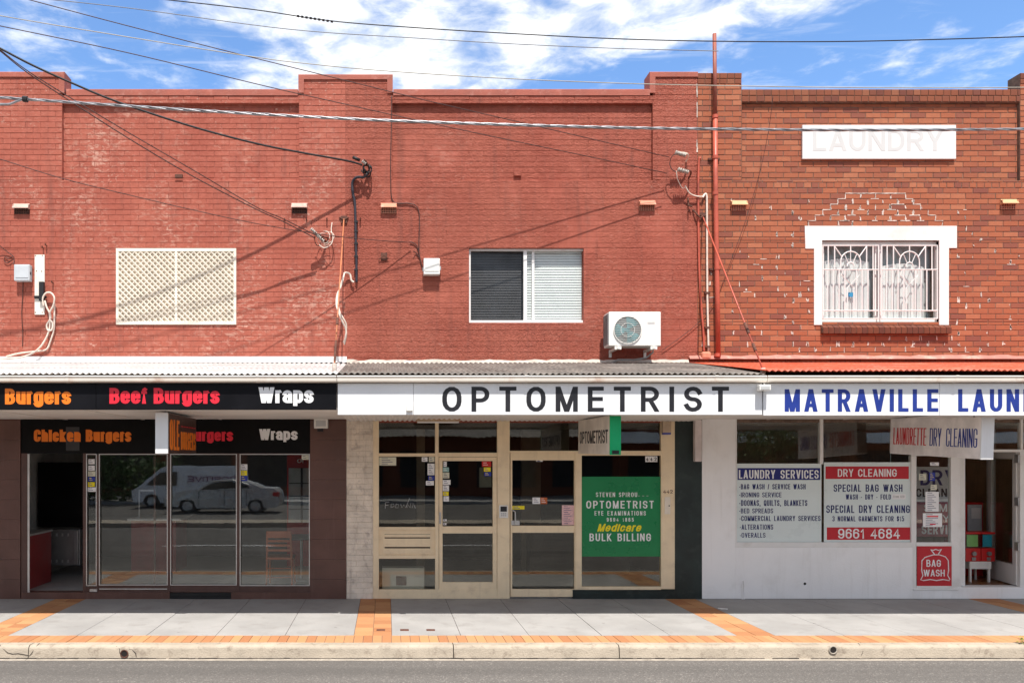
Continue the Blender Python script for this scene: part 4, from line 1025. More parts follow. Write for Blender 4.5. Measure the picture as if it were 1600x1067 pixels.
t = thing('drinks_fridge', 'red drinks fridge with glass door inside the burger shop', 'fridge', (PX(467, 15.6), 3.0, .1))
m = MB(); m.box(PX(448, 15.6), PX(489, 15.6), 3.02, 3.6, .1, 2.28); m.build('cabinet', bright_red, t, bevel=.01)
m = MB(); m.box(PX(451, 15.6), PX(486, 15.6), 2.99, 3.02, .95, 2.0); m.build('door', mat('fridge_light_panel', (.55, .56, .56), .4), t)
m = MB()
for z in (1.2, 1.45, 1.7): m.box(PX(452, 15.6), PX(485, 15.6), 2.975, 2.99, z, z + .015)
m.box(PX(470, 15.6), PX(473, 15.6), 2.97, 2.989, .95, 2.0); m.build('shelf', black_rubber, t)
m = MB(); text_to(m, 'or', (PX(464, 15.6), 3.018, 2.1), (1, 0, 0), (0, 0, 1), (0, -1, 0), .16, .1, bold=.01); m.build('lettering', letter_white, t)
t = thing('cafe_table', 'dark cafe table on a steel post behind the burger shop glass', 'table', (PX(475, 14.0), 1.3, .1))
m = MB(); m.cyl((PX(470, 14.0), 1.3, .82), (0, 0, 1), .42, .03, 24); m.build('table_top', black_rubber, t); m = MB(); m.tube([(PX(472, 14.0), 1.3, .1), (PX(472, 14.0), 1.3, .82)], .025, 10); m.cyl((PX(472, 14.0), 1.3, .1), (0, 0, 1), .2, .02, 20); m.build('post', steel, t)
t = thing('chair', 'reddish wooden ladder-back chair behind the burger shop glass', 'chair', (PX(437, 13.2), .55, .1))
cx_, cy_ = PX(437, 13.2), 0.55
for sx in (-1, 1):
    m = MB(); m.tube([(cx_ + sx * .21, cy_, .1), (cx_ + sx * .20, cy_ + .01, .55), (cx_ + sx * .19, cy_ - .05, 1.0)], .02, 6); m.build('leg', wood_chair, t)
    m = MB(); m.tube([(cx_ + sx * .21, cy_ + .4, .1), (cx_ + sx * .2, cy_ + .38, .55)], .02, 6); m.build('leg', wood_chair, t)
m = MB(); m.box(cx_ - .22, cx_ + .22, cy_ - .02, cy_ + .42, .54, .58); m.build('seat', wood_chair, t, bevel=.01)
m = MB(); m.box(cx_ - .2, cx_ + .2, cy_ - .06, cy_ - .035, .9, 1.01)
for z in (.68, .76, .83): m.box(cx_ - .19, cx_ + .19, cy_ - .045, cy_ - .02, z, z + .035)
m.build('backrest', wood_chair, t); m = MB()
for z in (.25, .4): m.tube([(cx_ - .2, cy_, z), (cx_ + .2, cy_, z)], .011, 5)
m.build('stretcher', wood_chair, t)

# ------------------------------------------------------------------ optometrist shopfront
m = MB(); bricks(m, PX(541) + .002, PX(583), 0.0, ZS, -0.02, rng=random.Random(2), depth=.007, gap=.006, merge=.3, fill=.7, jit=.0018); m.box(PX(541) + .002, PX(583), -0.012, .2, 0, ZS); m.build('pier', dirty_white, opto)
m = MB()
rects(m, [(583, 592, 654, 935), (680, 685.5, 654, 921), (777, 796.5, 654, 935)], -0.025, 0.06)
rects(m, [(899, 909, 706, 921), (1033, 1054.5, 654, 920)], -0.025, 0.06)
rects(m, [(592, 680, 654, 656.5), (685.5, 777, 654, 656.5), (796.5, 1033, 652, 654.5), (592, 680, 708, 713), (685.5, 777, 707, 713.5), (796.5, 1033, 704, 708), (909, 1033, 708, 711.5),
          (592, 680, 823, 828), (592, 680, 867, 872.5), (592, 777, 920.5, 935), (909, 1033, 916, 921)], -0.02, 0.055)
m.build('shopfront_frame', cream, opto, bevel=.003)
m = MB(); rects(m, [(592, 680, 828, 867)], 0.0, 0.04); rects(m, [(598, 675, 831, 865)], -0.012, 0.0)
for py in (834, 849): m.prism([(-0.013, PZ(py + 5)), (-0.035, PZ(py + 4.6)), (-0.013, PZ(py))], 'x', PX(601.5), PX(671.5))
vp = m.build('louvre_panel', cream, opto, bevel=.002)
m = MB(); rects(m, [(601, 672, 839, 840.8), (601, 672, 854, 856.2), (601, 672, 834, 834.8)], -0.0145, -0.008); m.build('slot', dark_hole, vp)
for r_ in ((592, 680, 656, 708), (685, 777, 656, 707), (796, 1033, 654, 704), (592, 680, 872, 921)): pane(opto, r_, glass_opt)
p = pane(opto, (592, 680, 713, 824), glass_opt)
stickers(p, [(592.5, 619, 714, 727, sticker_cream), (659, 668, 714, 721, letter_white), (670, 679, 713.5, 721.5, sticker_cream), (668, 679, 724, 742, letter_white), (669, 679, 743.5, 750, sticker_blue), (665.5, 678, 751, 758, letter_white)])
m = MB()   # scratched graffiti on the glass
for s_ in ([(602, 785), (602, 794)], [(602, 785), (608, 784)], [(602, 789), (607, 789)], [(611, 793), (611, 787), (615, 787), (616, 791), (612, 792)], [(619, 787), (618, 793), (622, 793), (623, 788), (619, 787)], [(626, 787), (628, 793), (631, 788), (634, 793), (640, 778)], [(636, 793), (636, 786), (641, 793), (642, 786)], [(644, 793), (645, 786), (649, 794), (648, 788)]):
    m.tube([(PX(a), .009, PZ(b)) for a, b in s_], .0035, 4)
m.build('scratched_writing', letter_grey, p)
p = pane(opto, (909, 1033, 711, 917), glass_opt)
def door(parent, x0, x1, y0, y1, g1, g2, mt_, handle=None):
    m = MB(); rects(m, [(x0, g1[0], y0, y1), (g1[1], x1, y0, y1), (g1[0], g1[1], y0, g1[2]), (g1[0], g1[1], g1[3], g2[2]), (g1[0], g1[1], g2[3], y1)], -0.012, 0.045)
    dd = m.build('door', mt_, parent, bevel=.003)
    pane(dd, (g1[0] - .5, g1[1] + .5, g1[2] - .5, g1[3] + .5), glass_opt, .015, 'pane'); pane(dd, (g1[0] - .5, g1[1] + .5, g2[2] - .5, g2[3] + .5), glass_opt, .015, 'pane')
    return dd
d1 = door(opto, 686, 776.5, 714, 920.5, (691.5, 770, 720, 822), (691.5, 770, 833, 909), cream)
stickers(d1, [(693, 698, 721, 729, letter_white), (692, 701.5, 730, 737, mat('sticker_teal', (.3, .5, .47), .5)), (691.8, 702, 738, 747, sticker_cream), (691.8, 704, 749.5, 757, letter_white), (692, 701.5, 758, 767, letter_white), (692.5, 701, 768, 774, letter_yellow), (693, 701.5, 775, 783, letter_white), (692.5, 698, 811, 814, letter_white), (692.5, 697.5, 817, 820, letter_white),
                (753, 767.5, 720.5, 729, bright_red), (756, 766.5, 730, 736.5, letter_yellow), (756.5, 767.5, 737.5, 743.5, sticker_blue)], .01)
m = MB(); m.pbox(749, 768, 730, 761, .024, .026); m.build('paper_notice', mat('dim_paper', (.18, .19, .17), .7), d1)
m = MB(); m.pbox(686.5, 689, 800, 818, -0.022, -0.012); m.build('lock_plate', steel, d1)
d2 = door(opto, 797.5, 899, 708, 932, (800.5, 897.5, 719, 821), (800.5, 897.5, 832, 920), cream)
m = MB(); m.tube([(PX(800), -.012, PZ(797)), (PX(801), -.06, PZ(797)), (PX(804), -.06, PZ(799)), (PX(804.5), -.06, PZ(817)), (PX(804.5), -.012, PZ(818))], .011, 8); m.pbox(799, 812, 813, 820, -0.022, -0.012); m.build('handle', steel, d2)
stickers(d2, [(878, 897, 789, 820, sticker_pink), (832, 844, 777, 787, letter_white), (844.5, 855, 777, 787, mat('card_logo', (.5, .12, .03), .5)), (799.5, 819.5, 790, 795.5, letter_yellow), (838, 848, 719, 721, letter_white)], .01)
m = MB(); m.pbox(895, 1056, 921, 937, -0.022, .12); m.pbox(1054.5, 1097, 655, 937, -0.026, .2); m.build('painted_pier', dark_green, opto)
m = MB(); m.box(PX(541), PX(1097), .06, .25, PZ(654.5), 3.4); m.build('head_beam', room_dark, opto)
# fittings
t = thing('intercom', 'grey intercom keypad on the cream post between the two doors', 'intercom', (PX(787), -.025, PZ(809)))
m = MB(); m.pbox(780, 794, 789, 809, -.05, -.025); m.build('housing', white_plastic, t, bevel=.004); m = MB(); m.pbox(782, 792, 791, 799, -.053, -.05); m.build('screen', letter_black, t)
m = MB(); rects(m, [(783 + 3 * i, 785 + 3 * i, 801 + 3 * j, 803 + 3 * j) for i in range(3) for j in range(2)], -.053, -.05); m.build('button', steel, t)
t = thing('letter_slot', 'cream letter slot panel numbered 442 on the right cream post', 'letter slot', (PX(1042), -.025, PZ(807)))
m = MB(); m.pbox(1034.5, 1051, 772, 808, -.031, -.025); m.build('plate', cream, t, bevel=.002); m = MB(); m.pbox(1038.5, 1047.5, 776, 803, -.037, -.031); m.build('flap', cream_light, t, bevel=.003)
m = MB(); m.pbox(1045, 1046.5, 789, 791, -.042, -.037); m.build('keyhole', dark_hole, t); m = MB(); ptext(m, '442', 1036, 1051, 765, 770.5, -.025, bold=.02, space=1.3); m.build('lettering', rust, t)
m = MB(); m.pbox(1035.5, 1049, 655, 676, -.09, -.025); t = tag(m.build('alarm_box', mat('beige_plastic', (.5, .38, .27), .5), base=(PX(1042), -.025, PZ(678)), bevel=.006), 'beige alarm box at the top of the right cream post', 'alarm'); m = MB(); m.pbox(1036, 1048.5, 675, 678.5, -.085, -.03); m.build('lens', sticker_blue, t)
t = thing('number_tiles', 'three small white house number tiles reading 442 on the optometrist window', 'house number', (PX(1018), .01, PZ(722)))
for i, ch_ in enumerate('442'):
    a = 1008.3 + i * 6.4; m = MB(); m.pbox(a, a + 6, 712.5, 721.5, .006, .011); q = m.build('tile', letter_white, t); m = MB(); ptext(m, ch_, a + 1.2, a + 4.8, 714, 720, .006, bold=.03); m.build('numeral', letter_black, q)
t = thing('window_poster', 'green poster for the optometrist filling the tall window', 'poster', (PX(970), .012, PZ(869)))
m = MB(); m.pbox(909, 1032.5, 744.5, 869, .005, .0115); m.build('sheet', sign_green, t)
yw = .005
for s, a, b, c, e, mt_, kw in (('STEVEN SPIROU', 931, 995.5, 769, 776, letter_white, dict(bold=.004, space=1.08)), ('- - -', 997, 1013, 771, 777, letter_grey, dict()), ('OPTOMETRIST', 916, 1021.5, 782, 794, letter_white, dict(bold=.012, space=1.08)),
                               ('EYE EXAMINATIONS', 929, 1009, 798, 805, letter_white, dict(bold=.004, space=1.1)), ('9694 1865', 948, 990, 808.5, 814.5, letter_white, dict(bold=.012, space=1.15)),
                               ('Medicare', 933, 1004, 818, 830, letter_yellow, dict(bold=.04, shear=.3)), ('BULK BILLING', 921, 1017, 833, 845, letter_white, dict(bold=.014, space=1.05))):
    m = MB(); ptext(m, s, a, b, c, e, yw, **kw); m.build('lettering', mt_, t)
t = thing('cardboard_carton', 'pale carton with a square hole behind the low optometrist window', 'box', (PX(630), .2, PZ(919)))
d_ = D + .08
m = MB(); m.pbox(597, 663, 887, 921, .10, .36); m.build('body', white_plastic, t, bevel=.004); m = MB(); m.pbox(619, 635, 900, 914, .094, .101); m.build('opening', rust, t)
t = thing('desk', 'dark reception desk behind the optometrist glass', 'desk', (3.2, 2.0, .1)); m = MB(); m.box(2.6, 4.4, 2.0, 2.6, .1, .95); m.build('body', room_brown, t); m = MB(); m.box(2.55, 4.45, 1.95, 2.65, .95, .99); m.build('top', room_grey, t)
m = MB(); m.box(PX(651, 14), PX(664, 14), 1.4, 1.5, .1, 2.7); m.box(PX(815, 15), PX(845, 15), 2.4, 2.5, .1, 2.7); m.build('partition', mat('beige_partition', (.3, .25, .19), .7), opto)
t = thing('fluorescent_light', 'rusty cream fluorescent batten under the optometrist awning', 'light', (PX(684, 12), -.6, 2.79))
m = MB(); d = 12.0; m.box(PX(650, d), PX(719, d), -.64, -.54, 2.745, 2.79); m.build('batten', mat('rusty_cream', (.5, .38, .26), .6, dirt=(.3, .1, .03), damt=.8, dscale=5), t); m = MB(); m.tube([(PX(652, d), -.59, 2.73), (PX(717, d), -.59, 2.73)], .014, 8); m.build('tube', letter_white, t)

# ------------------------------------------------------------------ laundry shopfront
m = MB(); m.pbox(1097, 1149.5, 653, 935, -.03, .2); m.pbox(1149.5, 1426, 855, 935, -.03, .2); m.pbox(1426, 1497, 919, 935, -.03, .2); m.pbox(1497, 1960, 917, 935, -.03, .2)
m.build('shopfront_wall', white_render, laundry, bevel=.004)
m = MB(); m.pbox(1086, 1097, 656, 721, -.12, -.027); m.build('corner_boxing', mat('pinkish_boxing', (.68, .60, .58), .6), laundry, bevel=.012)
m = MB()
rects(m, [(1149.5, 1151.5, 653, 847), (1281.5, 1286.5, 653, 725), (1424, 1432, 712, 919), (1486, 1497, 712, 919), (1497, 1501, 700, 917)], -.022, .05)
rects(m, [(1149, 1426, 847, 855), (1432, 1486, 847, 853), (1432, 1486, 915, 919), (1501, 1700, 702, 706)], -.034, .045)
rects(m, [(1428, 1498, 919.2, 922)], -.045, -.03)
rects(m, [(1151.5, 1700, 652, 654)], -.015, .05); rects(m, [(1595, 1599, 654, 702)], -.02, .05)
m.build('shopfront_frame', white_paint, laundry, bevel=.003)
m = MB(); m.box(PX(1097), PX(1960), .06, .25, PZ(653.5), 3.4); m.box(PX(1700), PX(1960), -.02, .2, .18, 2.8); m.build('head_beam', room_dark, laundry)
for r_ in ((1151, 1282, 654, 848), (1286, 1425, 654, 848), (1426, 1595, 654, 703), (1599, 1700, 654, 703)): pane(laundry, r_, glass_shop)
p = pane(laundry, (1431, 1487, 704, 848), glass_shop); m = MB(); rects(m, [(1424, 1497, 704, 712)], 0, .05); m.build('head_rail', white_paint, laundry)
stickers(p, [(1453.5, 1467, 722, 727.5, letter_white), (1436, 1447, 740, 750, sticker_cream), (1452, 1461, 738, 751, sticker_blue), (1454, 1464, 757, 765, sticker_cream), (1446, 1467, 768, 799, letter_white), (1442, 1472, 801.5, 823, letter_white)])
m = MB(); m.pbox(1449, 1466, 805.5, 807.5, .005, .0062); m.pbox(1453, 1462, 818, 819.5, .005, .0062); m.build('sticker', letter_red, p)
def winsign(label, px0, px1, py0, py1, base_m, y0, bands, words, cat='sign'):
    t = thing('window_sign', label, cat, (PX((px0 + px1) / 2), y0, PZ(py1)), 'signs in the laundry windows')
    m = MB(); m.pbox(px0, px1, py0, py1, y0, y0 + .005); m.build('panel', base_m, t)
    for a, b, c, e, mt_ in bands: m = MB(); m.pbox(a, b, c, e, y0 - .0016, y0 - .0004); m.build('heading_band', mt_, t)
    for s, a, b, c, e, mt_, kw in words: m = MB(); ptext(m, s, a, b, c, e, y0 - (.0016 if mt_ is letter_white else 0), **kw); m.build('lettering', mt_, t)
    return t
hb = dict(bold=.002)
winsign('pale panel headed LAUNDRY SERVICES in navy, listing services', 1151.5, 1283.5, 724, 847, panel_pale, .006, [(1152.5, 1281.5, 731, 749.5, sign_navy)],
        [('LAUNDRY SERVICES', 1154.5, 1279, 734, 747.5, letter_white, hb), ('-BAG WASH / SERVICE WASH', 1155, 1258.5, 756, 764, letter_navy, hb), ('-IRONING SERVICE', 1155, 1221, 769, 776.5, letter_navy, hb),
         ('-DOONAS, QUILTS, BLANKETS', 1155, 1261, 781, 790, letter_navy, hb), ('-BED SPREADS', 1155, 1208, 794, 801.5, letter_navy, hb), ('-COMMERCIAL LAUNDRY SERVICES', 1155.5, 1282, 805.5, 813.5, letter_navy, hb), ('-ALTERATIONS', 1156, 1208, 819, 827, letter_navy, hb), ('-OVERALLS', 1156, 1196, 832, 839.5, letter_navy, hb)])
winsign('pale panel headed DRY CLEANING in red with a phone number', 1287.5, 1424, 722, 847, panel_pale, .006, [(1290, 1420, 728.5, 748, sign_red), (1292, 1422, 823.5, 843, sign_red)],
        [('DRY CLEANING', 1309, 1401, 732.5, 744.5, letter_white, hb), ('SPECIAL BAG WASH', 1302.5, 1410, 756.5, 768, letter_navy, hb), ('WASH - DRY - FOLD', 1321.5, 1391.5, 772, 780, letter_navy, hb), ('SPECIAL DRY CLEANING', 1291, 1421.5, 789, 801, letter_navy, hb),
         ('3 NORMAL GARMENTS FOR $15', 1300.5, 1412.5, 806, 814, letter_navy, hb), ('9661 4684', 1309.5, 1406, 825.5, 841, letter_white, dict(bold=.02, space=1.15))])
m = MB(); m.pbox(1394, 1415, 771.5, 779.5, .003, .0055); tg = m.build('price_strip', letter_white, bpy.data.objects['window_sign.001']); m = MB(); ptext(m, 'From $20', 1396, 1413, 773.5, 777.5, .003, bold=.0); m.build('lettering', letter_grey, tg)
bw = winsign('red panel with white laundry bag outline reading BAG WASH', 1433, 1487, 853, 915, sign_red, -.028, [], [('BAG', 1447.5, 1470, 874, 885, letter_white, hb), ('WASH', 1443, 1476, 889.5, 900, letter_white, hb)])
m = MB()
def ol(pts, r=.008): m.tube([(PX(a), -.030, PZ(b)) for a, b in pts], r, 5)
ol([(1458, 865), (1452, 857.5), (1456, 859), (1460, 857.5), (1464, 859), (1469, 857), (1464, 865)]); ol([(1456, 866), (1466, 866)])
ol([(1456, 866), (1443, 870), (1438.5, 875), (1438, 890), (1440, 898), (1436.5, 905), (1441, 906), (1451, 904.5), (1461, 906), (1471, 904.5), (1481, 906), (1482, 904), (1478.5, 898), (1480, 890), (1479.5, 875), (1475, 869), (1466, 866)])
m.build('bag_outline', letter_white, bw)
# board seen through the glass
t = thing('advertising_board', 'board reading DRY CLEANING SAME DAY SERVICE behind the narrow laundry window', 'sign', (PX(1468, 13.0), .4, PZ(840, 13)))
m = MB(); dd_ = 13.0
m.pbox(1430, 1507, 729, 784, .4, .42); m.build('upper_panel', mat('board_grey', (.55, .55, .55), .6), t); m = MB(); m.pbox(1430, 1507, 784, 838, .4, .42); m.build('lower_panel', mat('board_maroon', (.30, .03, .05), .6), t)
for s, a, b, c, e, mt_ in (('DRY', 1438, 1492, 734, 758, letter_navy), ('CLEANING', 1431, 1505, 763, 776, letter_black), ('SAME', 1444, 1490, 787, 799, letter_white), ('DAY', 1446, 1484, 804, 815, letter_white), ('SERVICE', 1440, 1498, 820, 834, letter_white)):
    m = MB(); ptext(m, s, a, b, c, e, .4, bold=.02); m.build('lettering', mt_, t)
# open door leaf, hinged at right and swung inward
ang = R(103); hx, hy = PX(1592), .06
def dleaf(m, u0, u1, z0, z1, th):
    ca, sa = math.cos(ang), math.sin(ang)
    def q(u, t): return (hx - u * ca + t * sa, hy + u * sa + t * ca)
    a, b, c, e = q(u0, 0), q(u1, 0), q(u1, th), q(u0, th)
    m.prism([a, b, c, e], 'z', z0, z1)
m = MB(); W_ = .86
for u0, u1, z0, z1 in ((0, .11, .2, 2.3), (W_ - .09, W_, .2, 2.3), (.11, W_ - .09, .2, .52), (.11, W_ - .09, 2.18, 2.3)): dleaf(m, u0, u1, z0, z1, .045)
dl = m.build('door', white_paint, laundry)
m = MB(); dleaf(m, .10, W_ - .08, .5, 2.2, .012); m.build('pane', glass_shop, dl)
for z in (.75, 1.45, 2.12): m = MB(); m.box(hx - .01, hx + .03, hy - .06, hy + .02, z, z + .13); m.build('hinge', steel, dl)
m = MB(); m.pbox(1594, 1700, 706, 917, -.01, .06); m.build('side_panel', white_paint, laundry)
# vending machines
t = thing('capsule_stand', 'white metal stand under red capsule machines in the laundry doorway', 'stand', (PX(1533, 13.1), .5, .18))
xa, xb = PX(1515, 13.1), PX(1549, 13.1); zt_ = PZ(877, 13.1)
m = MB(); m.box(xa, xb, .5, .85, zt_ - .12, zt_); m.build('apron', white_plastic, t)
for x in (xa + .01, xb - .04):
    for y in (.51, .81): m = MB(); m.box(x, x + .03, y, y + .03, .18, zt_ - .12); m.build('leg', white_plastic, t)
for i, (a, b, pm, lab) in enumerate(((1509, 1533, mat('paper_green', (.25, .55, .15), .5), 'left red capsule machine with a green card in its clear top'), (1534, 1555, mat('paper_teal', (.02, .3, .4), .5), 'right red capsule machine with a teal card in its clear top'))):
    x0, x1 = PX(a, 13.1), PX(b, 13.1); t = thing('capsule_machine', lab, 'vending machine', ((x0 + x1) / 2, .5, zt_), 'capsule machines on the stand')
    zm = PZ(856, 13.1); z2 = PZ(834, 13.1)
    m = MB(); m.box(x0, x1, .5, .78, zt_ + .001, zm); m.build('base', bright_red, t, bevel=.01); m = MB(); m.box(x0 + .01, x1 - .01, .51, .77, zm, z2); m.build('globe', glass_clear, t)
    m = MB(); m.box(x0, x1, .5, .78, z2, z2 + .03); m.build('lid', bright_red, t); m = MB(); m.box(x0 + .04, x1 - .03, .53, .54, zm + .02, z2 - .015); m.build('card', pm, t)
    m = MB(); m.cyl(((x0 + x1) / 2, .5, zt_ + .13), (0, -1, 0), .035, .03, 12); m.box((x0 + x1) / 2 - .03, (x0 + x1) / 2 + .03, .485, .5, zt_ + .02, zt_ + .07); m.build('coin_mechanism', steel_dark, t)
t = thing('change_machine', 'grey and red coin machine above the capsule machines', 'vending machine', (PX(1522, 13.8), 1.2, .18))
m = MB(); m.box(PX(1500, 13.8), PX(1537, 13.8), 1.22, 1.6, .18, PZ(785, 13.8)); m.build('cabinet', bright_red, t); m = MB(); m.box(PX(1512, 13.8), PX(1534, 13.8), 1.19, 1.22, PZ(832, 13.8), PZ(788, 13.8)); m.build('front', grey_box, t, bevel=.01)
m = MB(); m.box(PX(1517, 13.8), PX(1531, 13.8), 1.18, 1.19, PZ(810, 13.8), PZ(793, 13.8)); m.build('notice', letter_white, t)
m = MB(); m.pbox(1501, 1508, 700, 917, .1, .18); m.build('door_jamb', white_paint, laundry); m = MB(); m.box(PX(1548, 14), PX(1556, 14), 1.4, 1.5, .18, 2.7); m.build('partition_post', white_paint, laundry)
m = MB(); m.cyl((PX(1256), -.034, PZ(911)), (0, 1, 0), .02, .03, 12); m.build('vent_hole', dark_hole, laundry)
m = MB(); x = PX(1159.5); m.tube([(x - .012, -.034, .0), (x - .014, -.045, .22), (x, -.045, .28), (x + .014, -.045, .22), (x + .012, -.034, 0)], .012, 6); m.build('conduit_stub', white_render, laundry)

# ------------------------------------------------------------------ hanging light boxes
def lightbox(label, pxf0, pxf1, py0, py1, d1, L_, side, mf, ms, words, tilt=0.0):
    x0, x1 = PX(pxf0, d1), PX(pxf1, d1); z0, z1 = PZ(py1, d1), PZ(py0, d1); y0 = d1 - D; y1 = y0 + L_
    t = thing('hanging_sign', label, 'sign', ((x0 + x1) / 2, y0, z1), 'light boxes hung under the awnings')
    m = MB(); m.box(x0, x1, y0 + .02, y1, z0, z1); m.build('box_body', ms, t, bevel=.008)
    m = MB(); m.box(x0 - .004, x1 + .004, y0, y0 + .02, z0 - .004, z1 + .004); m.build('end_plate', mf, t, bevel=.004)
    xs = x1 if side > 0 else x0
    for s, ua, ub, va, vb, mt_, kw in words:
        m = MB(); H_ = z1 - z0
        if side > 0: text_to(m, s, (xs, y0 + .02 + ua * L_, z0 + va * H_), (0, 1, 0), (0, 0, 1), (1, 0, 0), (ub - ua) * L_, (vb - va) * H_, **kw)
        else: text_to(m, s, (xs, y1 - ua * L_, z0 + va * H_), (0, -1, 0), (0, 0, 1), (-1, 0, 0), (ub - ua) * L_, (vb - va) * H_, **kw)
        m.build('lettering', mt_, t)
    m = MB()
    for y in (y0 + .25, y1 - .25): m.tube([((x0 + x1) / 2, y, z1 - .01), ((x0 + x1) / 2, y, max(2.80, z1 + .02))], .012, 6)
    m.build('hanger', steel, t)
    t.rotation_euler = (tilt, 0, 0)
    return t
brown_box = mat('lightbox_brown', (.075, .04, .033), .4)
sign_orange = mat('dull_orange', (.88, .22, .02), .5, var=.05)
lightbox('white-ended brown hanging sign for the burger shop, orange lettering', 243, 262, 645, 708, 10.3, 1.55, 1, sign_white, brown_box,
         [('OLE', .05, .36, .08, .86, sign_orange, dict(bold=.06, space=.93)), ('BURGERS', .41, .96, .10, .58, sign_orange, dict(bold=.06, space=.93)), ('- - - - - -', .42, .95, .66, .80, letter_red, dict(bold=.02))])
t = lightbox('green-ended hanging sign reading OPTOMETRIST on its pale side', 953.5, 970, 650, 710, 10.3, 1.72, -1, box_green, mat('lightbox_cream', (.74, .68, .6), .4), [('OPTOMETRIST', .06, .94, .30, .66, letter_black, dict(bold=.02))], .012)
m = MB(); m.pbox(957, 967.5, 703.5, 709, -2.31, -2.295); m.build('plug_socket', black_rubber, t)
lightbox('white tilted hanging sign reading LAUNDRETTE DRY CLEANING', 1535, 1554, 652, 717.5, 10.3, 1.88, -1, sign_white, mat('lightbox_grey', (.84, .80, .78), .4),
         [('LAUNDRETTE', .045, .435, .27, .73, mat('letter_crimson', (.62, .02, .03), .4), dict(bold=.05)), ('DRY CLEANING', .475, .96, .27, .73, letter_blue, dict(bold=.05))], .045)

# ------------------------------------------------------------------ LAUNDRY board high on the brick wall
t = thing('wall_sign', 'white board with faint grey word LAUNDRY high on the brick wall', 'sign', (PX(1374), .03, PZ(249)))
m = MB(); m.pbox(1254, 1494, 195.5, 248.5, .012, .046); m.build('board', mat('board_white', (.74, .74, .73), .45, var=.02), t, bevel=.004)
m = MB(); ptext(m, 'LAUNDRY', 1270, 1474, 203, 236, .012, bold=.012); m.build('lettering', mat('ghost_letter', (.60, .61, .605), .5, var=.02), t)

# ------------------------------------------------------------------ air conditioner
t = thing('air_conditioner', 'white air conditioner unit on wall brackets below the sliding window', 'air conditioner', (PX(990), -.3, PZ(560)))
dA = 12.15; xa, xb, za, zb = PX(951.5, dA), PX(1033, dA), PZ(540.5, dA), PZ(487, dA)
m = MB(); m.box(xa, xb, -.445, -.16, za, zb); m.build('casing', white_plastic, t, bevel=.012)
cx_, cz_, cr = PX(980.5, dA), PZ(515.5, dA), 21.5 * dA / F
m = MB(); m.cyl((cx_, -.449, cz_), (0, 1, 0), cr, .006, 36); m.build('fan_opening', mat('fan_well', (.16, .17, .17), .5), t)
m = MB()
for k in range(3):
    a0 = k * 2.094 + .5; pts = []
    for i in range(7): a = a0 + i * .2; pts.append((cx_ + cr * .92 * math.cos(a), cz_ + cr * .92 * math.sin(a)))
    pts.append((cx_ + .03 * math.cos(a0 + 1.2), cz_ + .03 * math.sin(a0 + 1.2))); pts.append((cx_ + .03 * math.cos(a0), cz_ + .03 * math.sin(a0)))
    m.prism(pts, 'y', -.453, -.451)
m.cyl((cx_, -.456, cz_), (0, 1, 0), .04, .006, 14); m.build('fan', mat('fan_teal', (.12, .26, .28), .35, var=.4, scale=6), t)
m = MB()
for i in range(-7, 8):
    z = cz_ + i * cr / 7.6; hw = math.sqrt(max(0, cr * cr - (z - cz_) ** 2)); m.tube([(cx_ - hw, -.463, z), (cx_ + hw, -.463, z)], .0032, 4)
m.tube([(cx_ + cr * math.cos(a), -.458, cz_ + cr * math.sin(a)) for a in [i * math.pi / 18 for i in range(36)]], .007, 6, True)
m.tube([(cx_ + cr * .5 * math.cos(a), -.463, cz_ + cr * .5 * math.sin(a)) for a in [i * math.pi / 12 for i in range(24)]], .0032, 4, True)
m.build('fan_guard', white_plastic, t)
m = MB()
for i in range(14): z = za + .04 + (zb - za - .08) * i / 13; m.box(xa - .012, xa + .002, -.43, -.19, z, z + .008)
for y in (-.43, -.35, -.27, -.19): m.box(xa - .014, xa + .002, y, y + .008, za + .03, zb - .03)
m.build('side_grille', steel_dark, t)
m = MB(); m.box(PX(1012, dA), PX(1023, dA), -.447, -.444, PZ(506, dA), PZ(503, dA)); m.build('maker_mark', letter_grey, t)
for px in (964, 1020):
    x = PX(px, dA); m = MB(); m.box(x, x + .04, -.47, 0.0, za - .045, za - .005); m.box(x, x + .04, -.02, -.003, za - .12, za - .045); m.box(x - .03, x + .07, -.44, -.40, za - .05, za + .0); m.build('bracket', white_plastic, t)
m = MB(); m.tube([(PX(1026, dA), -.3, PZ(538, dA)), (PX(1027, dA), -.25, PZ(548, dA)), (PX(1018, dA), -.2, PZ(556, dA)), (PX(1000, dA), -.16, PZ(558.5, dA)), (PX(975, dA), -.13, PZ(558, dA)), (PX(962, dA), -.1, PZ(565, dA))], .014, 6, ); m.build('refrigerant_pipe', mat('grey_hose', (.35, .34, .33), .5), t)

# ------------------------------------------------------------------ boxes, conduits, pipes and rods on the wall
t = thing('meter_box', 'grey box beside the white switchboard plate at far left', 'electrical box', (PX(34), 0, PZ(439)))
m = MB(); m.pbox(21.5, 46, 413, 438.5, -.11, -.002); m.build('housing', grey_box, t, bevel=.012); m = MB(); m.pbox(24, 44, 415.5, 434, -.118, -.108); m.build('cover', grey_box, t, bevel=.006); m = MB(); m.pbox(45, 47.5, 425, 429, -.09, -.06); m.build('latch', black_rubber, t)
t = thing('phone_box', 'white telephone box at the end of the thin cable left of the sliding window', 'electrical box', (PX(675), 0, PZ(430)))
m = MB(); m.pbox(662, 687.5, 403.5, 429, -.12, -.002); m.build('housing', white_plastic, t, bevel=.012); m = MB(); m.pbox(664, 686, 405, 424, -.127, -.118); m.build('cover', white_plastic, t, bevel=.008); m = MB(); m.pbox(660.5, 663, 418, 424, -.08, -.04); m.pbox(686.5, 689, 416, 422, -.08, -.04); m.build('latch', steel, t)
t = thing('switchboard_plate', 'tall peeling white backing plate with a black fuse at far left', 'electrical board', (PX(61), 0, PZ(492)))
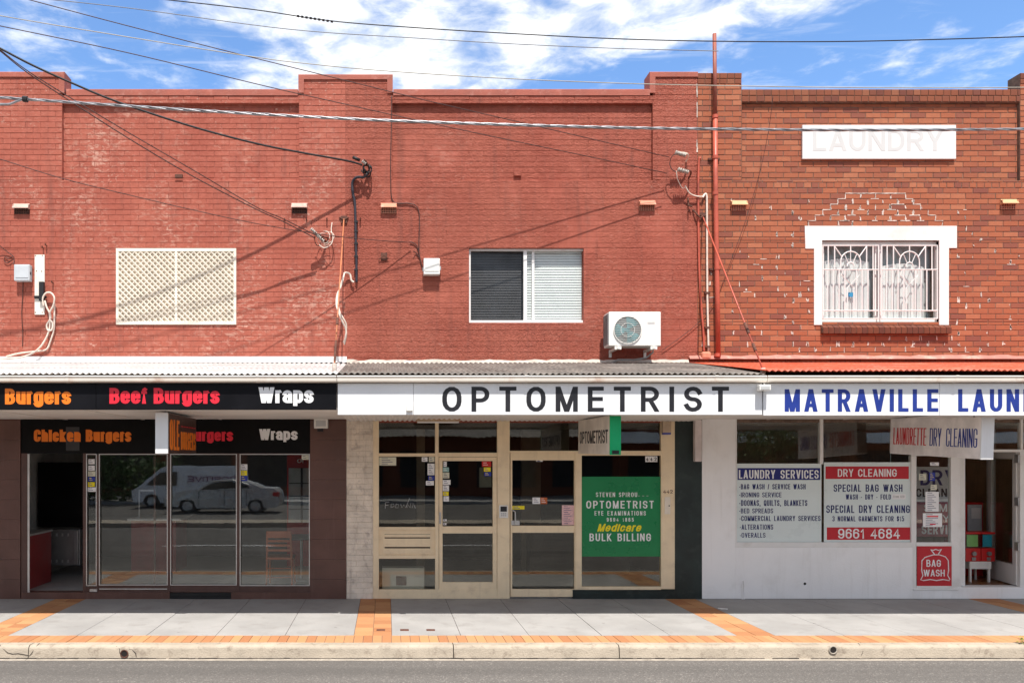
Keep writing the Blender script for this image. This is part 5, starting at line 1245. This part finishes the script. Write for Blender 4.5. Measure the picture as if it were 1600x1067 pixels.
m = MB(); m.pbox(54, 69.5, 398, 491.5, -.022, -.002); m.build('board', mat('peeling_white', (.78, .74, .66), .7, var=.06, dirt=(.45, .3, .22), damt=.6, dscale=8), t, bevel=.003)
m = MB(); m.pbox(60.5, 68, 440, 470, -.075, -.022); m.pbox(53, 72, 462, 466, -.05, -.02); m.build('fuse_holder', black_rubber, t, bevel=.004)
for a, b in ((56.5, 400), (67, 400), (56.5, 488.5), (67, 488.5), (66, 424.5), (58, 424)): m = MB(); m.cyl((PX(a), -.026, PZ(b)), (0, 1, 0), .008, .006, 8); m.build('screw', rust, t)
def spl(pts, n=8):
    """Catmull-Rom through the points"""
    P_ = [Vector(p) for p in pts]; out_ = []
    for i in range(len(P_) - 1):
        a, b, c, e = P_[max(0, i - 1)], P_[i], P_[i + 1], P_[min(len(P_) - 1, i + 2)]
        for k in range(n):
            t_ = k / n; out_.append(0.5 * ((2 * b) + (c - a) * t_ + (2 * a - 5 * b + 4 * c - e) * t_ * t_ + (3 * b - a - 3 * c + e) * t_ ** 3))
    out_.append(P_[-1]); return out_
def wall_cable(name, label, runs, mt_, r, y=-.03, cat='cable', group=None):
    m = MB()
    for run in runs:
        m.tube(spl([(PX(q[0], D + (q[2] if len(q) > 2 else y)), q[2] if len(q) > 2 else y, PZ(q[1], D + (q[2] if len(q) > 2 else y))) for q in run]), r, 7)
    a = runs[0][-1]
    return tag(m.build(name, mt_, base=(PX(a[0]), y, PZ(a[1])), smooth=True), label, cat, group)
wall_cable('looped_cable', 'thick white looped cable from the switchboard plate down to the white awning', [[(68, 478, -.06), (67, 466, -.07), (72, 458, -.08), (80, 458, -.09), (85, 466, -.09), (83, 478, -.08), (78, 488, -.07), (78, 500, -.06), (77, 515, -.05), (70, 532, -.06), (60, 545, -.08), (46, 554, -.1), (28, 559, -.14), (0, 561, -.18), (-20, 562, -.2)],
    [(70, 470, -.06), (73, 480, -.06), (78, 490, -.06), (79, 498, -.06)], [(85, 470, -.05), (85, 490, -.04), (84, 515, -.035), (78, 535, -.03), (72, 546, -.03), (55, 549, -.03), (30, 552, -.03), (10, 557, -.03)], [(78, 500, -.06), (73, 508, -.06), (75, 516, -.06), (81, 515, -.06), (82, 505, -.06), (78, 500, -.06)]], cable_white, .014)
wall_cable('drop_cable', 'thin dark cable hanging below the grey box at far left', [[(36, 439), (35.5, 460), (34, 490), (35.5, 520), (35, 541)]], cable_brown, .006, -.012)
wall_cable('drop_cable', 'thin dark looped cable coming in above the grey box at far left', [[(-6, 378, -.1), (2, 386, -.06), (12, 394, -.03), (20, 400, -.02), (22, 405), (21, 413, -.05)], [(20, 400), (14, 404), (8, 402), (7, 408), (12, 411), (19, 406)]], cable_brown, .006, -.02)
wall_cable('conduit', 'black conduit standing on the pier between the left windows', [[(574, 272, -.14), (568, 277, -.08), (558, 277, -.04), (551.5, 283), (550.5, 292), (552, 305), (554.5, 318), (555.5, 345), (556, 380), (557, 410), (557, 441)]], mat('blue_black_conduit', (.035, .032, .042), .4), .021, -.028, 'conduit')
for py in (345, 360, 379, 399, 420): m = MB(); m.pbox(553.2, 559.2, py, py + 2.4, -.051, -.002); m.build('clip', black_rubber, bpy.data.objects['conduit'])
wall_cable('telephone_cable', 'thin brown cable stepping down beside the pier to the white telephone box', [[(612, 150), (611.5, 200), (610.5, 250), (611, 300), (614, 314), (622, 318), (638, 318), (650, 322), (655, 334), (655, 360), (654.5, 380), (655, 395), (657, 408), (661, 420)], [(641, 378), (648, 381), (652, 386), (655, 396)], [(646, 393, -.05), (650, 395), (655, 402)]], cable_brown, .0075, -.016)
# awning tie rods (from the wall out to the awning edge) and their cable
def tie_rod(label, p0, p1, d1, mt_, sleeve):
    A = Vector((PX(p0[0]), -.02, PZ(p0[1]))); B = Vector((PX(p1[0], d1), d1 - D, PZ(p1[1], d1)))
    m = MB(); m.tube([A, B], .0105, 8); o = tag(m.build('tie_rod', mt_, base=A, smooth=True), label, 'tie rod', 'awning tie rods')
    m = MB()
    for f in sleeve:
        a = A.lerp(B, f[0]); b = A.lerp(B, f[1]); m.tube([a, b], f[2], 8)
    m.build('turnbuckle', rust, o)
    m = MB(); m.box(A.x - .05, A.x + .05, -.02, -.002, A.z - .06, A.z + .05); m.tube([A + Vector((-.07, .01, .03)), A + Vector((0, -.02, -.02)), A + Vector((.07, .01, .03))], .011, 6); m.build('wall_plate', rust, o)
    m = MB(); m.cyl(B + Vector((0, 0, -.08)), (0, 0, 1), .03, .1, 10); m.build('foot', white_smear, o)
tie_rod('orange tie rod from the red wall down to the white awning joint', (537.5, 343), (522.5, 570), D - 2.1, pipe_orange, [(.72, .76, .02), (.86, .98, .017)])
tie_rod('red tie rod slanting from the brick wall to the red awning edge', (1097, 338), (1192, 577), D - 2.3, pipe_red, [(.74, .8, .02), (.86, .9, .02)])
wall_cable('twisted_cable', 'frayed cream cable twisted round the orange tie rod', [[(538, 428, -.2), (533, 447, -.3), (527, 460, -.35), (525.5, 475, -.4), (529, 488, -.45), (534, 500, -.45), (540, 513, -.4), (541, 524, -.38), (538, 538, -.3)], [(537, 430, -.2), (530, 455, -.33), (527, 470, -.38), (531, 488, -.43), (536, 497, -.43), (541, 508, -.4), (540, 525, -.36), (537, 535, -.3)]], cable_white, .013)
wall_cable('cable_hook', 'curved cream cable hook joining the orange rod to the black conduit', [[(537, 428, -.08), (541, 426, -.07), (547, 429), (549, 438), (553, 441)]], cable_white, .015, -.05)
wall_cable('thin_conduit', 'thin red painted pipe running up the edge of the brick wall', [[(1095, 248, -.03), (1092, 252), (1091, 300), (1092, 400), (1095, 470), (1099, 520), (1100, 549)]], pipe_red, .017, -.024, 'pipe', 'thin pipes at the brick wall edge')
wall_cable('thin_conduit', 'thin cream pipe with bent white head beside the tall red pipe', [[(1098, 309, -.05), (1101, 304), (1104, 306), (1104.5, 330), (1105, 450), (1107, 549)]], cable_white, .016, -.026, 'pipe', 'thin pipes at the brick wall edge')
for py in (456, 510, 540): m = MB(); m.pbox(1101.5, 1110, py, py + 3, -.046, -.002); m.build('clip', rust, bpy.data.objects['thin_conduit.001'])
m = MB(); m.pbox(1097, 1112, 549, 561, -.08, -.002); tag(m.build('mortar_lump', terracotta, base=(PX(1104), 0, PZ(561)), bevel=.03), 'lump of mortar where the thin pipes meet the awning', 'mortar')
t = thing('vent_pipe', 'tall red vent pipe rising past the parapet of the brick shop', 'pipe', (PX(1117), -.05, PZ(560)))
m = MB(); x = PX(1117.5, D - .07); m.tube([(PX(1122.5, D - .07), -.07, PZ(559)), (x + .03, -.07, PZ(450)), (x + .005, -.07, PZ(300)), (x, -.07, PZ(186))], .035, 12); m.build('lower_length', pipe_red, t, smooth=True)
m = MB(); m.tube([(x, -.07, PZ(186)), (x - .012, -.07, PZ(57))], .029, 12); m.build('upper_length', mat('brown_pipe', (.26, .07, .045), .5, var=.25, scale=3, dirt=(.45, .11, .06), damt=.8, dscale=1.2), t, smooth=True)
for py in (186, 249, 305, 421, 556): m = MB(); m.cyl((x + (.03 if py > 400 else 0), -.07, PZ(py + 2)), (0, 0, 1), .043, .05, 12); m.build('collar', pipe_red, t)
m = MB(); m = MB(); m.box(x - .09, x + .09, -.03, -.002, PZ(251), PZ(248)); m.box(x - .07, x + .1, -.03, -.002, PZ(423), PZ(420)); m.build('strap', rust, t)

# ------------------------------------------------------------------ overhead wires
def wire(name, label, pts, t0, k, r, mt_, cat='cable', group='service wires to the shops', tail=3.0, n=7, base=None):
    """pts: where the wire runs, from its wall end outward; it leaves the wall by k metres for each metre along the street"""
    xh = PX(pts[0][0]); out_ = []
    for (px, py) in pts:
        # X=(px-CX)d/F ; d = D - t0 - k*(xh - X)
        c = (px - CX) / F; d = (D - t0 - k * xh) / (1 - k * c); out_.append(Vector((c * d, d - D, CZ + (CY - py) / F * d)))
    out_.append(out_[-1] + (out_[-1] - out_[-2]).normalized() * tail)
    m = MB(); m.tube(spl(out_, n), r, 6); return tag(m.build(name, mt_, base=out_[0], smooth=True), label, cat, group)
wire('service_wire', 'thin dark wire crossing the sky to the upper insulator at right', [(1046, 246), (935, 220), (800, 188.5), (677, 160), (535, 125), (375, 85.5), (200, 41), (45, 0), (-60, -28)], .2, .212, .006, cable_brown)
wire('service_wire', 'thin dark wire ending at the lower insulator at right', [(1042, 271), (920, 245), (800, 220), (650, 188), (525, 160), (400, 131.5), (200, 83), (0, 41), (-80, 24)], .2, .225, .006, cable_brown)
wire('service_wire', 'thick black cable from the upper left to the hook on the middle pier', [(566, 258), (540, 251), (470, 238.5), (400, 224.5), (300, 198), (185, 160), (112, 130), (50, 102), (0, 76), (-60, 45)], .2, .31, .0145, black_rubber)
wire('service_wire', 'lower of two paired thin wires falling to the left insulator cluster', [(492, 372), (440, 345), (400, 327), (300, 275), (200, 216), (100, 152), (40, 112), (0, 80), (-60, 32)], .25, .36, .008, cable_brown)
wire('service_wire', 'upper of two paired thin wires falling to the left insulator cluster', [(494, 368), (440, 341), (400, 323.5), (300, 265), (200, 207), (100, 147), (40, 109), (0, 78), (-60, 30)], .25, .36, .007, cable_brown)
wire('service_wire', 'thin wire sloping across the left wall to the telephone cable', [(642, 379), (575, 374.5), (500, 366), (400, 349.5), (300, 328), (200, 304.5), (97, 279), (0, 249), (-60, 232)], .06, .35, .0055, cable_brown)
def street_line(name, label, pts, y, r, mt_, n=8, group='street wires along the kerb'):
    d = D + y; P3 = [Vector((PX(a, d), y, PZ(b, d))) for a, b in pts]
    m = MB(); m.tube(spl(P3, n), r, 6); return tag(m.build(name, mt_, base=P3[0], smooth=True), label, 'cable', group)
o = street_line('street_wire', 'topmost dark street wire with a spiral splice, crossing the clouds', [(180, -10), (260, 0), (400, 16), (520, 33.5), (660, 44.5), (800, 53), (960, 61), (1120, 65), (1300, 65.5), (1450, 62.5), (1620, 57), (1700, 53)], -2.9, .0065, black_rubber)
m = MB(); d = D - 2.9
for i in range(9): px = 464 + i * 6.6; m.tube([(PX(px, d), -2.9, PZ(25.4 + i * 1.05, d)), (PX(px + 3.5, d), -2.9, PZ(26.0 + i * 1.05, d))], .014, 5)
m.build('splice', black_rubber, o)
wire_grey = mat('grey_wire', (.22, .23, .25), .5)
street_line('street_wire', 'second thin grey street wire, fading into the clouds below the topmost one', [(30, -5), (200, 13), (450, 46), (650, 60), (800, 69), (960, 76), (1110, 80), (1114, 80)], -2.7, .005, wire_grey)
street_line('street_wire', 'thin pale street wire passing in front of the parapet tops', [(-40, 18), (100, 42), (380, 87), (500, 102), (620, 112.5), (800, 123.5), (1000, 131.5), (1200, 135.5), (1400, 137.5), (1620, 137)], -2.75, .0055, mat('pale_wire', (.42, .4, .34), .5))
# bundled silver mains cable: three twisted strands
P3 = spl([Vector((PX(a, 9.7), -2.9, PZ(b, 9.7))) for a, b in ((-200, 133), (-80, 145), (0, 152.5), (200, 166), (400, 178.5), (600, 188.5), (800, 195.5), (1000, 200.5), (1200, 203), (1400, 203.5), (1620, 202), (1750, 199))], 34)
m = MB()
for s_ in range(3):
    pts = []
    for i, p_ in enumerate(P3):
        a = p_.x * 2 * math.pi / .62 + s_ * 2.094; pts.append(p_ + Vector((0, math.cos(a), math.sin(a))) * .0098)
    m.tube(pts, .009, 5)
mc = tag(m.build('mains_cable', cable_silver, base=P3[0], smooth=True), 'thick twisted silver mains cable stretched across the whole facade', 'cable')
m = MB(); m.tube(spl([Vector((PX(a, 9.7), -2.9, PZ(b, 9.7))) for a, b in ((-80, 172), (-30, 166), (0, 163.5), (15, 163), (28, 158), (40, 155.5), (60, 157))], 8), .014, 6); m.build('tap_lead', cable_silver, mc, smooth=True)
m = MB(); m.tube([(PX(36, 9.7), -2.9, PZ(155, 9.7)), (PX(43, 9.7), -2.9, PZ(155.6, 9.7))], .036, 8); m.build('clamp', black_rubber, mc)
# a thin slack wire down the brick wall
wall_cable('slack_wire', 'fine slack wire hanging down the brick wall beside the tall pipe', [[(1208, 150, -.3), (1203, 190, -.25), (1195, 235, -.2), (1183, 285, -.15), (1165, 345, -.1), (1145, 400, -.06), (1130, 440, -.03), (1118, 470, -.03), (1095, 500, -.03), (1070, 522, -.03), (1035, 547, -.03)]], cable_brown, .004, -.05)

# ------------------------------------------------------------------ insulators and hooks
def loops(m, cx, cz, n, rx, rz, r, seed, y=-.1):
    r8 = random.Random(seed)
    for i in range(n):
        ox, oz = r8.uniform(-.03, .03), r8.uniform(-.03, .03); sx, sz = rx * r8.uniform(.6, 1.1), rz * r8.uniform(.6, 1.1); ph = r8.uniform(0, 6)
        m.tube([(cx + ox + sx * math.cos(a), y + .05 * math.sin(a * 1.3 + ph), cz + oz + sz * math.sin(a)) for a in [ph + j * .45 for j in range(11)]], r, 5)
def reel(m, c, ax, s=1.0):
    c = Vector(c); ax = Vector(ax).normalized(); pts = []; rr = []
    for i, q in enumerate((.02, .036, .036, .018, .018, .036, .036, .018, .018, .034, .034, .015)):
        pts.append(c + ax * (i * .0085 * s)); rr.append(q * s)
    m.tube(pts, rr, 10)
porcelain = mat('grey_porcelain', (.40, .36, .32), .3, var=.1)
t = thing('insulator_bracket', 'cluster of pale insulators with coiled wires on the left of the middle pier', 'insulator', (PX(500), 0, PZ(372)), 'service insulators on the wall')
for i in range(4):
    m = MB(); reel(m, (PX(488 + i * 4.5), -.26 + i * .03, PZ(365 + i * 4)), (.8, .5, -.55), .8); m.build('insulator', porcelain, t, smooth=True)
m = MB(); m.tube([(PX(511), .0, PZ(379)), (PX(505), -.12, PZ(376)), (PX(494), -.24, PZ(370))], .014, 6); m.tube([(PX(513), .0, PZ(372)), (PX(500), -.2, PZ(374))], .012, 6); m.build('arm', rust, t)
m = MB(); loops(m, PX(510), PZ(374), 3, .10, .12, .0045, 3, -.12); m.tube(spl([(PX(519), -.03, PZ(349)), (PX(518), -.06, PZ(362)), (PX(521), -.1, PZ(374)), (PX(518), -.12, PZ(385)), (PX(508), -.14, PZ(391)), (PX(500), -.16, PZ(387))]), .008, 6); m.build('coiled_wire', cable_white, t, smooth=True)
m = MB(); loops(m, PX(500), PZ(381), 2, .08, .10, .005, 8, -.14); m.build('dark_wire', cable_brown, t, smooth=True)
t = thing('insulator_bracket', 'black hook and cable loops at the top of the black conduit', 'insulator', (PX(571), 0, PZ(268)), 'service insulators on the wall')
m = MB(); reel(m, (PX(566), -.19, PZ(259)), (.9, .3, -.5), .8); m.build('insulator', porcelain, t, smooth=True)
m = MB(); m.tube(spl([(PX(575), .0, PZ(272)), (PX(577), -.1, PZ(268)), (PX(573), -.18, PZ(260)), (PX(569), -.2, PZ(257))]), .013, 7); m.build('hook', rust, t)
m = MB(); loops(m, PX(573), PZ(269), 5, .07, .09, .011, 6, -.12); m.tube([(PX(552), -.205, PZ(253.5)), (PX(563), -.2, PZ(258))], .024, 8); m.build('coiled_wire', black_rubber, t, smooth=True)
for (px, py, sd, lab) in ((1058, 249, 4, 'upper pale insulator with wire loops beside the brick wall edge'), (1062, 275, 5, 'lower pale insulator with wire loops beside the brick wall edge')):
    t = thing('insulator_bracket', lab, 'insulator', (PX(px), 0, PZ(py)), 'service insulators on the wall')
    m = MB(); reel(m, (PX(px - 10), -.2, PZ(py - 3)), (.9, .15, -.2), 1.0); reel(m, (PX(px - 1), -.19, PZ(py - 1)), (.9, .15, -.2), .9); m.build('insulator', porcelain, t, smooth=True)
    m = MB(); m.tube(spl([(PX(px + 14), .0, PZ(py + 4)), (PX(px + 13), -.12, PZ(py)), (PX(px + 8), -.18, PZ(py - 2)), (PX(px - 6), -.2, PZ(py - 3))]), .013, 6); m.build('arm', cream_light if py < 260 else rust, t)
    m = MB()
    if py < 260: m.tube(spl([(PX(1050), -.2, PZ(248)), (PX(1043), -.18, PZ(252)), (PX(1041), -.16, PZ(262)), (PX(1044), -.17, PZ(271)), (PX(1050), -.18, PZ(275))]), .0065, 6)
    else:
        m.tube(spl([(PX(1050), -.19, PZ(274)), (PX(1053), -.16, PZ(286)), (PX(1062), -.1, PZ(297)), (PX(1067), -.08, PZ(296))]), .0065, 6)
        m.tube(spl([(PX(1067), -.1, PZ(294)), (PX(1073), -.08, PZ(303)), (PX(1080), -.06, PZ(307)), (PX(1090), -.05, PZ(309)), (PX(1098), -.05, PZ(309))]), .011, 6)
    m.build('wire_loop', cable_white if py > 260 else cable_brown, t, smooth=True)
m = MB(); m.tube([(PX(1075), .0, PZ(309)), (PX(1075), -.02, PZ(322)), (PX(1080), -.05, PZ(324))], .013); m.tube(spl([(PX(1082), -.01, PZ(328)), (PX(1087), -.05, PZ(336)), (PX(1092), -.06, PZ(342)), (PX(1098), -.05, PZ(338))]), .012); tag(m.build('iron_hook', rust, base=(PX(1085), 0, PZ(335))), 'rusty hooks on the wall just below the right insulators', 'hook')

# ------------------------------------------------------------------ the far side of the street (what the shop glass mirrors)
m = MB(); m.box(-80, 80, -15.9, -14.6, -.31, .0); structure(m.build('median_strip', kerb_mat, bevel=.03))
m = MB(); m.box(-80, 80, -34, -28, -.3, .0); structure(m.build('far_footpath', concrete))
m = MB()
for i in range(20): m.box(-60 + i * 6, -57 + i * 6, -9.0, -8.88, -.2, -.142)
structure(m.build('lane_marking', letter_white))
m = MB(); t = thing('shop_building', 'dark brick shops across the road, mirrored in the shop glass', 'building', (0, -34, 0))
m = MB()
for a, b, h in ((-40, -16, 6.0), (-15.9, -3, 4.2), (-2.9, 12, 5.2), (12.1, 40, 6.5)): m.box(a, b, -42, -34.05, 0, h)
m.build('wall', brown_brick, t); m = MB(); corrugated(m, -3, 12, -34.0, 4.0, -31.4, 3.35, .3, .03); m.build('awning', iron_grey, t, solid=.01); m = MB(); m.box(-15.8, -3.2, -33, -31.5, 3, 3.5); m.box(12.3, 38, -33.5, -31.5, 3, 3.6); m.build('fascia', sign_white, t)
m = MB()
for i in range(14): m.box(-30 + i * 4.4, -26.6 + i * 4.4, -34.045, -34.0, .5, 2.6)
m.build('shop_window', room_dark, t)
def tree(x, y, h, seed, label):
    r9 = random.Random(seed); t = thing('street_tree', label, 'tree', (x, y, 0), 'trees across the road')
    m = MB(); m.tube([(x, y, -.1), (x + .1, y, h * .3), (x - .1, y + .1, h * .6)], [.2, .15, .08], 8)
    for k in range(5): a = k * 1.3; m.tube([(x + .05, y, h * .35), (x + math.cos(a) * h * .18, y + math.sin(a) * h * .18, h * .6)], [.08, .03], 6)
    m.build('trunk', bark, t); m = MB()
    cl_ = [(r9.gauss(0, h * .17), r9.gauss(0, h * .17), h * .62 + r9.gauss(0, h * .13)) for _ in range(40)]
    for i in range(2600):
        c = cl_[i % 40]; p_ = Vector((x + c[0] + r9.gauss(0, .35), y + c[1] + r9.gauss(0, .35), c[2] + r9.gauss(0, .3))); s_ = r9.uniform(.06, .14)
        e1 = Vector((r9.gauss(0, 1), r9.gauss(0, 1), r9.gauss(0, 1))).normalized() * s_; e2 = Vector((r9.gauss(0, 1), r9.gauss(0, 1), r9.gauss(0, 1))).normalized() * s_ * .6
        m.add([p_ - e1, p_ + e2, p_ + e1, p_ - e2], [(0, 1, 2, 3)])
    m.build('crown', leaf, t)
tree(20.5, -29.5, 5.5, 1, 'leafy street tree across the road, mirrored in the laundry glass'); tree(-14.5, -29.5, 6.0, 2, 'leafy street tree across the road, mirrored in the burger shop glass'); tree(2.0, -45, 9.0, 3, 'tall tree behind the far shops, mirrored above the doors')
def hedge(x0, x1, y, h, seed, label):
    r9 = random.Random(seed); m = MB()
    for i in range(3000):
        p_ = Vector((r9.uniform(x0, x1), y + r9.gauss(0, .45), h * (r9.random() ** .8) * (0.8 + .25 * math.sin(i * .37) * r9.random()))); s_ = r9.uniform(.08, .18)
        e1 = Vector((r9.gauss(0, 1), r9.gauss(0, 1), r9.gauss(0, 1))).normalized() * s_; e2 = Vector((r9.gauss(0, 1), r9.gauss(0, 1), r9.gauss(0, 1))).normalized() * s_ * .6
        m.add([p_ - e1, p_ + e2, p_ + e1, p_ - e2], [(0, 1, 2, 3)])
    tag(m.build('hedge', leaf, base=((x0 + x1) / 2, y, 0)), label, 'hedge')
hedge(-18.5, -10.5, -28.4, 2.6, 5, 'dark green hedge across the road, mirrored in the left burger shop pane')
def wheels(t, xs, y0, y1, r, z):
    for x in xs:
        for y, s_ in ((y0, 1), (y1, -1)):
            m = MB(); m.cyl((x, y - .1, z), (0, 1, 0), r, .2, 24); wh = m.build('wheel', black_rubber, t)
            m = MB(); m.cyl((x, y + s_ * .09, z), (0, s_, 0), r * .62, .02, 20); m.build('rim', steel, wh)
def car_side(m, prof, y0, y1, tuck, zmid):
    n = len(prof); vs = []
    rows = [(y0, tuck), (y0 + (y1 - y0) * .06, .02), (y1 - (y1 - y0) * .06, .02), (y1, tuck)]
    for y, _ in rows:
        for (x, z) in prof:
            inset = 0
            vs.append((x, y + (.16 * max(0, z - zmid) * (1 if y < (y0 + y1) / 2 else -1)), z))
    fs = []
    for j in range(3):
        for i in range(n): fs.append((j * n + i, j * n + (i + 1) % n, (j + 1) * n + (i + 1) % n, (j + 1) * n + i))
    fs += [tuple(range(n)), tuple(range(3 * n, 4 * n))[::-1]]
    m.add(vs, fs)
car_paint = mat('silver_car_paint', (.62, .62, .62), .25, .3, var=.03, spec=.6); van_paint = mat('white_van_paint', (.82, .82, .83), .3, var=.02, spec=.6); car_glass = mat('dark_car_glass', (.02, .022, .025), .1, spec=.7)
zr = -.146; xo = -6.9
t = thing('parked_car', 'silver sedan parked across the road, mirrored in the burger shop glass', 'car', (xo, -22, zr))
pr = [(-2.35, .35), (-2.4, .6), (-2.2, .82), (-1.1, .98), (-.35, 1.38), (.5, 1.44), (1.25, 1.22), (1.6, 1.05), (2.2, 1.02), (2.35, .85), (2.4, .5), (2.3, .3), (1.8, .28), (1.68, .55), (1.4, .68), (1.12, .55), (1.0, .26), (-1.05, .26), (-1.17, .55), (-1.45, .68), (-1.73, .55), (-1.85, .3)]
m = MB(); car_side(m, [(xo + a, zr + b) for a, b in pr], -22.85, -21.1, 0, zr + .9); m.build('body', car_paint, t, bevel=.03)
m = MB()
for y in (-21.06,): m.prism([(xo + a, zr + b) for a, b in ((-.95, .98), (-.3, 1.3), (.45, 1.35), (1.1, 1.17), (1.2, 1.0))], 'y', y - .12, y - .02)
m.build('side_window', car_glass, t); wheels(t, (xo - 1.45, xo + 1.4), -21.25, -22.7, .32, zr + .32)
m = MB(); m.tube([(xo + a, -21.03 - .16 * max(0, b - .9), zr + b) for a, b in ((-1.0, .99), (-.33, 1.36), (.5, 1.42), (1.2, 1.2), (1.3, 1.02), (-1.0, .99))], .02, 5); m.box(xo - 2.3, xo + 2.2, -21.09, -21.075, zr + .58, zr + .62); m.build('trim', silver, t)
m = MB()
for a in (-1.0, .12, 1.02): m.box(xo + a, xo + a + .015, -21.1, -21.085, zr + .32, zr + .95)
m.build('door_seam', black_rubber, t)
m = MB(); m.box(xo + 2.15, xo + 2.4, -21.5, -21.09, zr + .72, zr + .88); m.build('tail_light', bright_red, t); m = MB(); m.box(xo - 2.38, xo - 2.1, -21.5, -21.09, zr + .62, zr + .76); m.build('headlight', sign_white, t)
xo = -9.2
t = thing('parked_van', 'white lettered van parked behind the silver sedan, mirrored in the burger shop glass', 'van', (xo, -25.5, zr))
pr = [(-2.5, .35), (-2.55, .8), (-2.2, 1.05), (-1.35, 1.75), (-1.0, 1.92), (2.4, 1.95), (2.5, 1.8), (2.5, .4), (2.0, .33), (1.85, .65), (1.55, .74), (1.25, .65), (1.1, .3), (-1.2, .3), (-1.35, .65), (-1.65, .74), (-1.95, .65), (-2.1, .33)]
m = MB(); car_side(m, [(xo + a, zr + b) for a, b in pr], -26.4, -24.6, 0, zr + 1.2); m.build('body', van_paint, t, bevel=.04)
m = MB(); m.prism([(xo + a, zr + b) for a, b in ((-1.9, 1.12), (-1.3, 1.65), (-.5, 1.7), (-.5, 1.1))], 'y', -24.66, -24.58); m.build('side_window', car_glass, t); wheels(t, (xo - 1.65, xo + 1.55), -24.75, -26.2, .33, zr + .33)
m = MB(); text_to(m, 'POSITIVE', (xo + 2.3, -24.56, zr + 1.25), (-1, 0, 0), (0, 0, 1), (0, 1, 0), 2.3, .26, bold=.03); m.build('lettering', mat('van_lettering', (.2, .03, .12), .5), t)
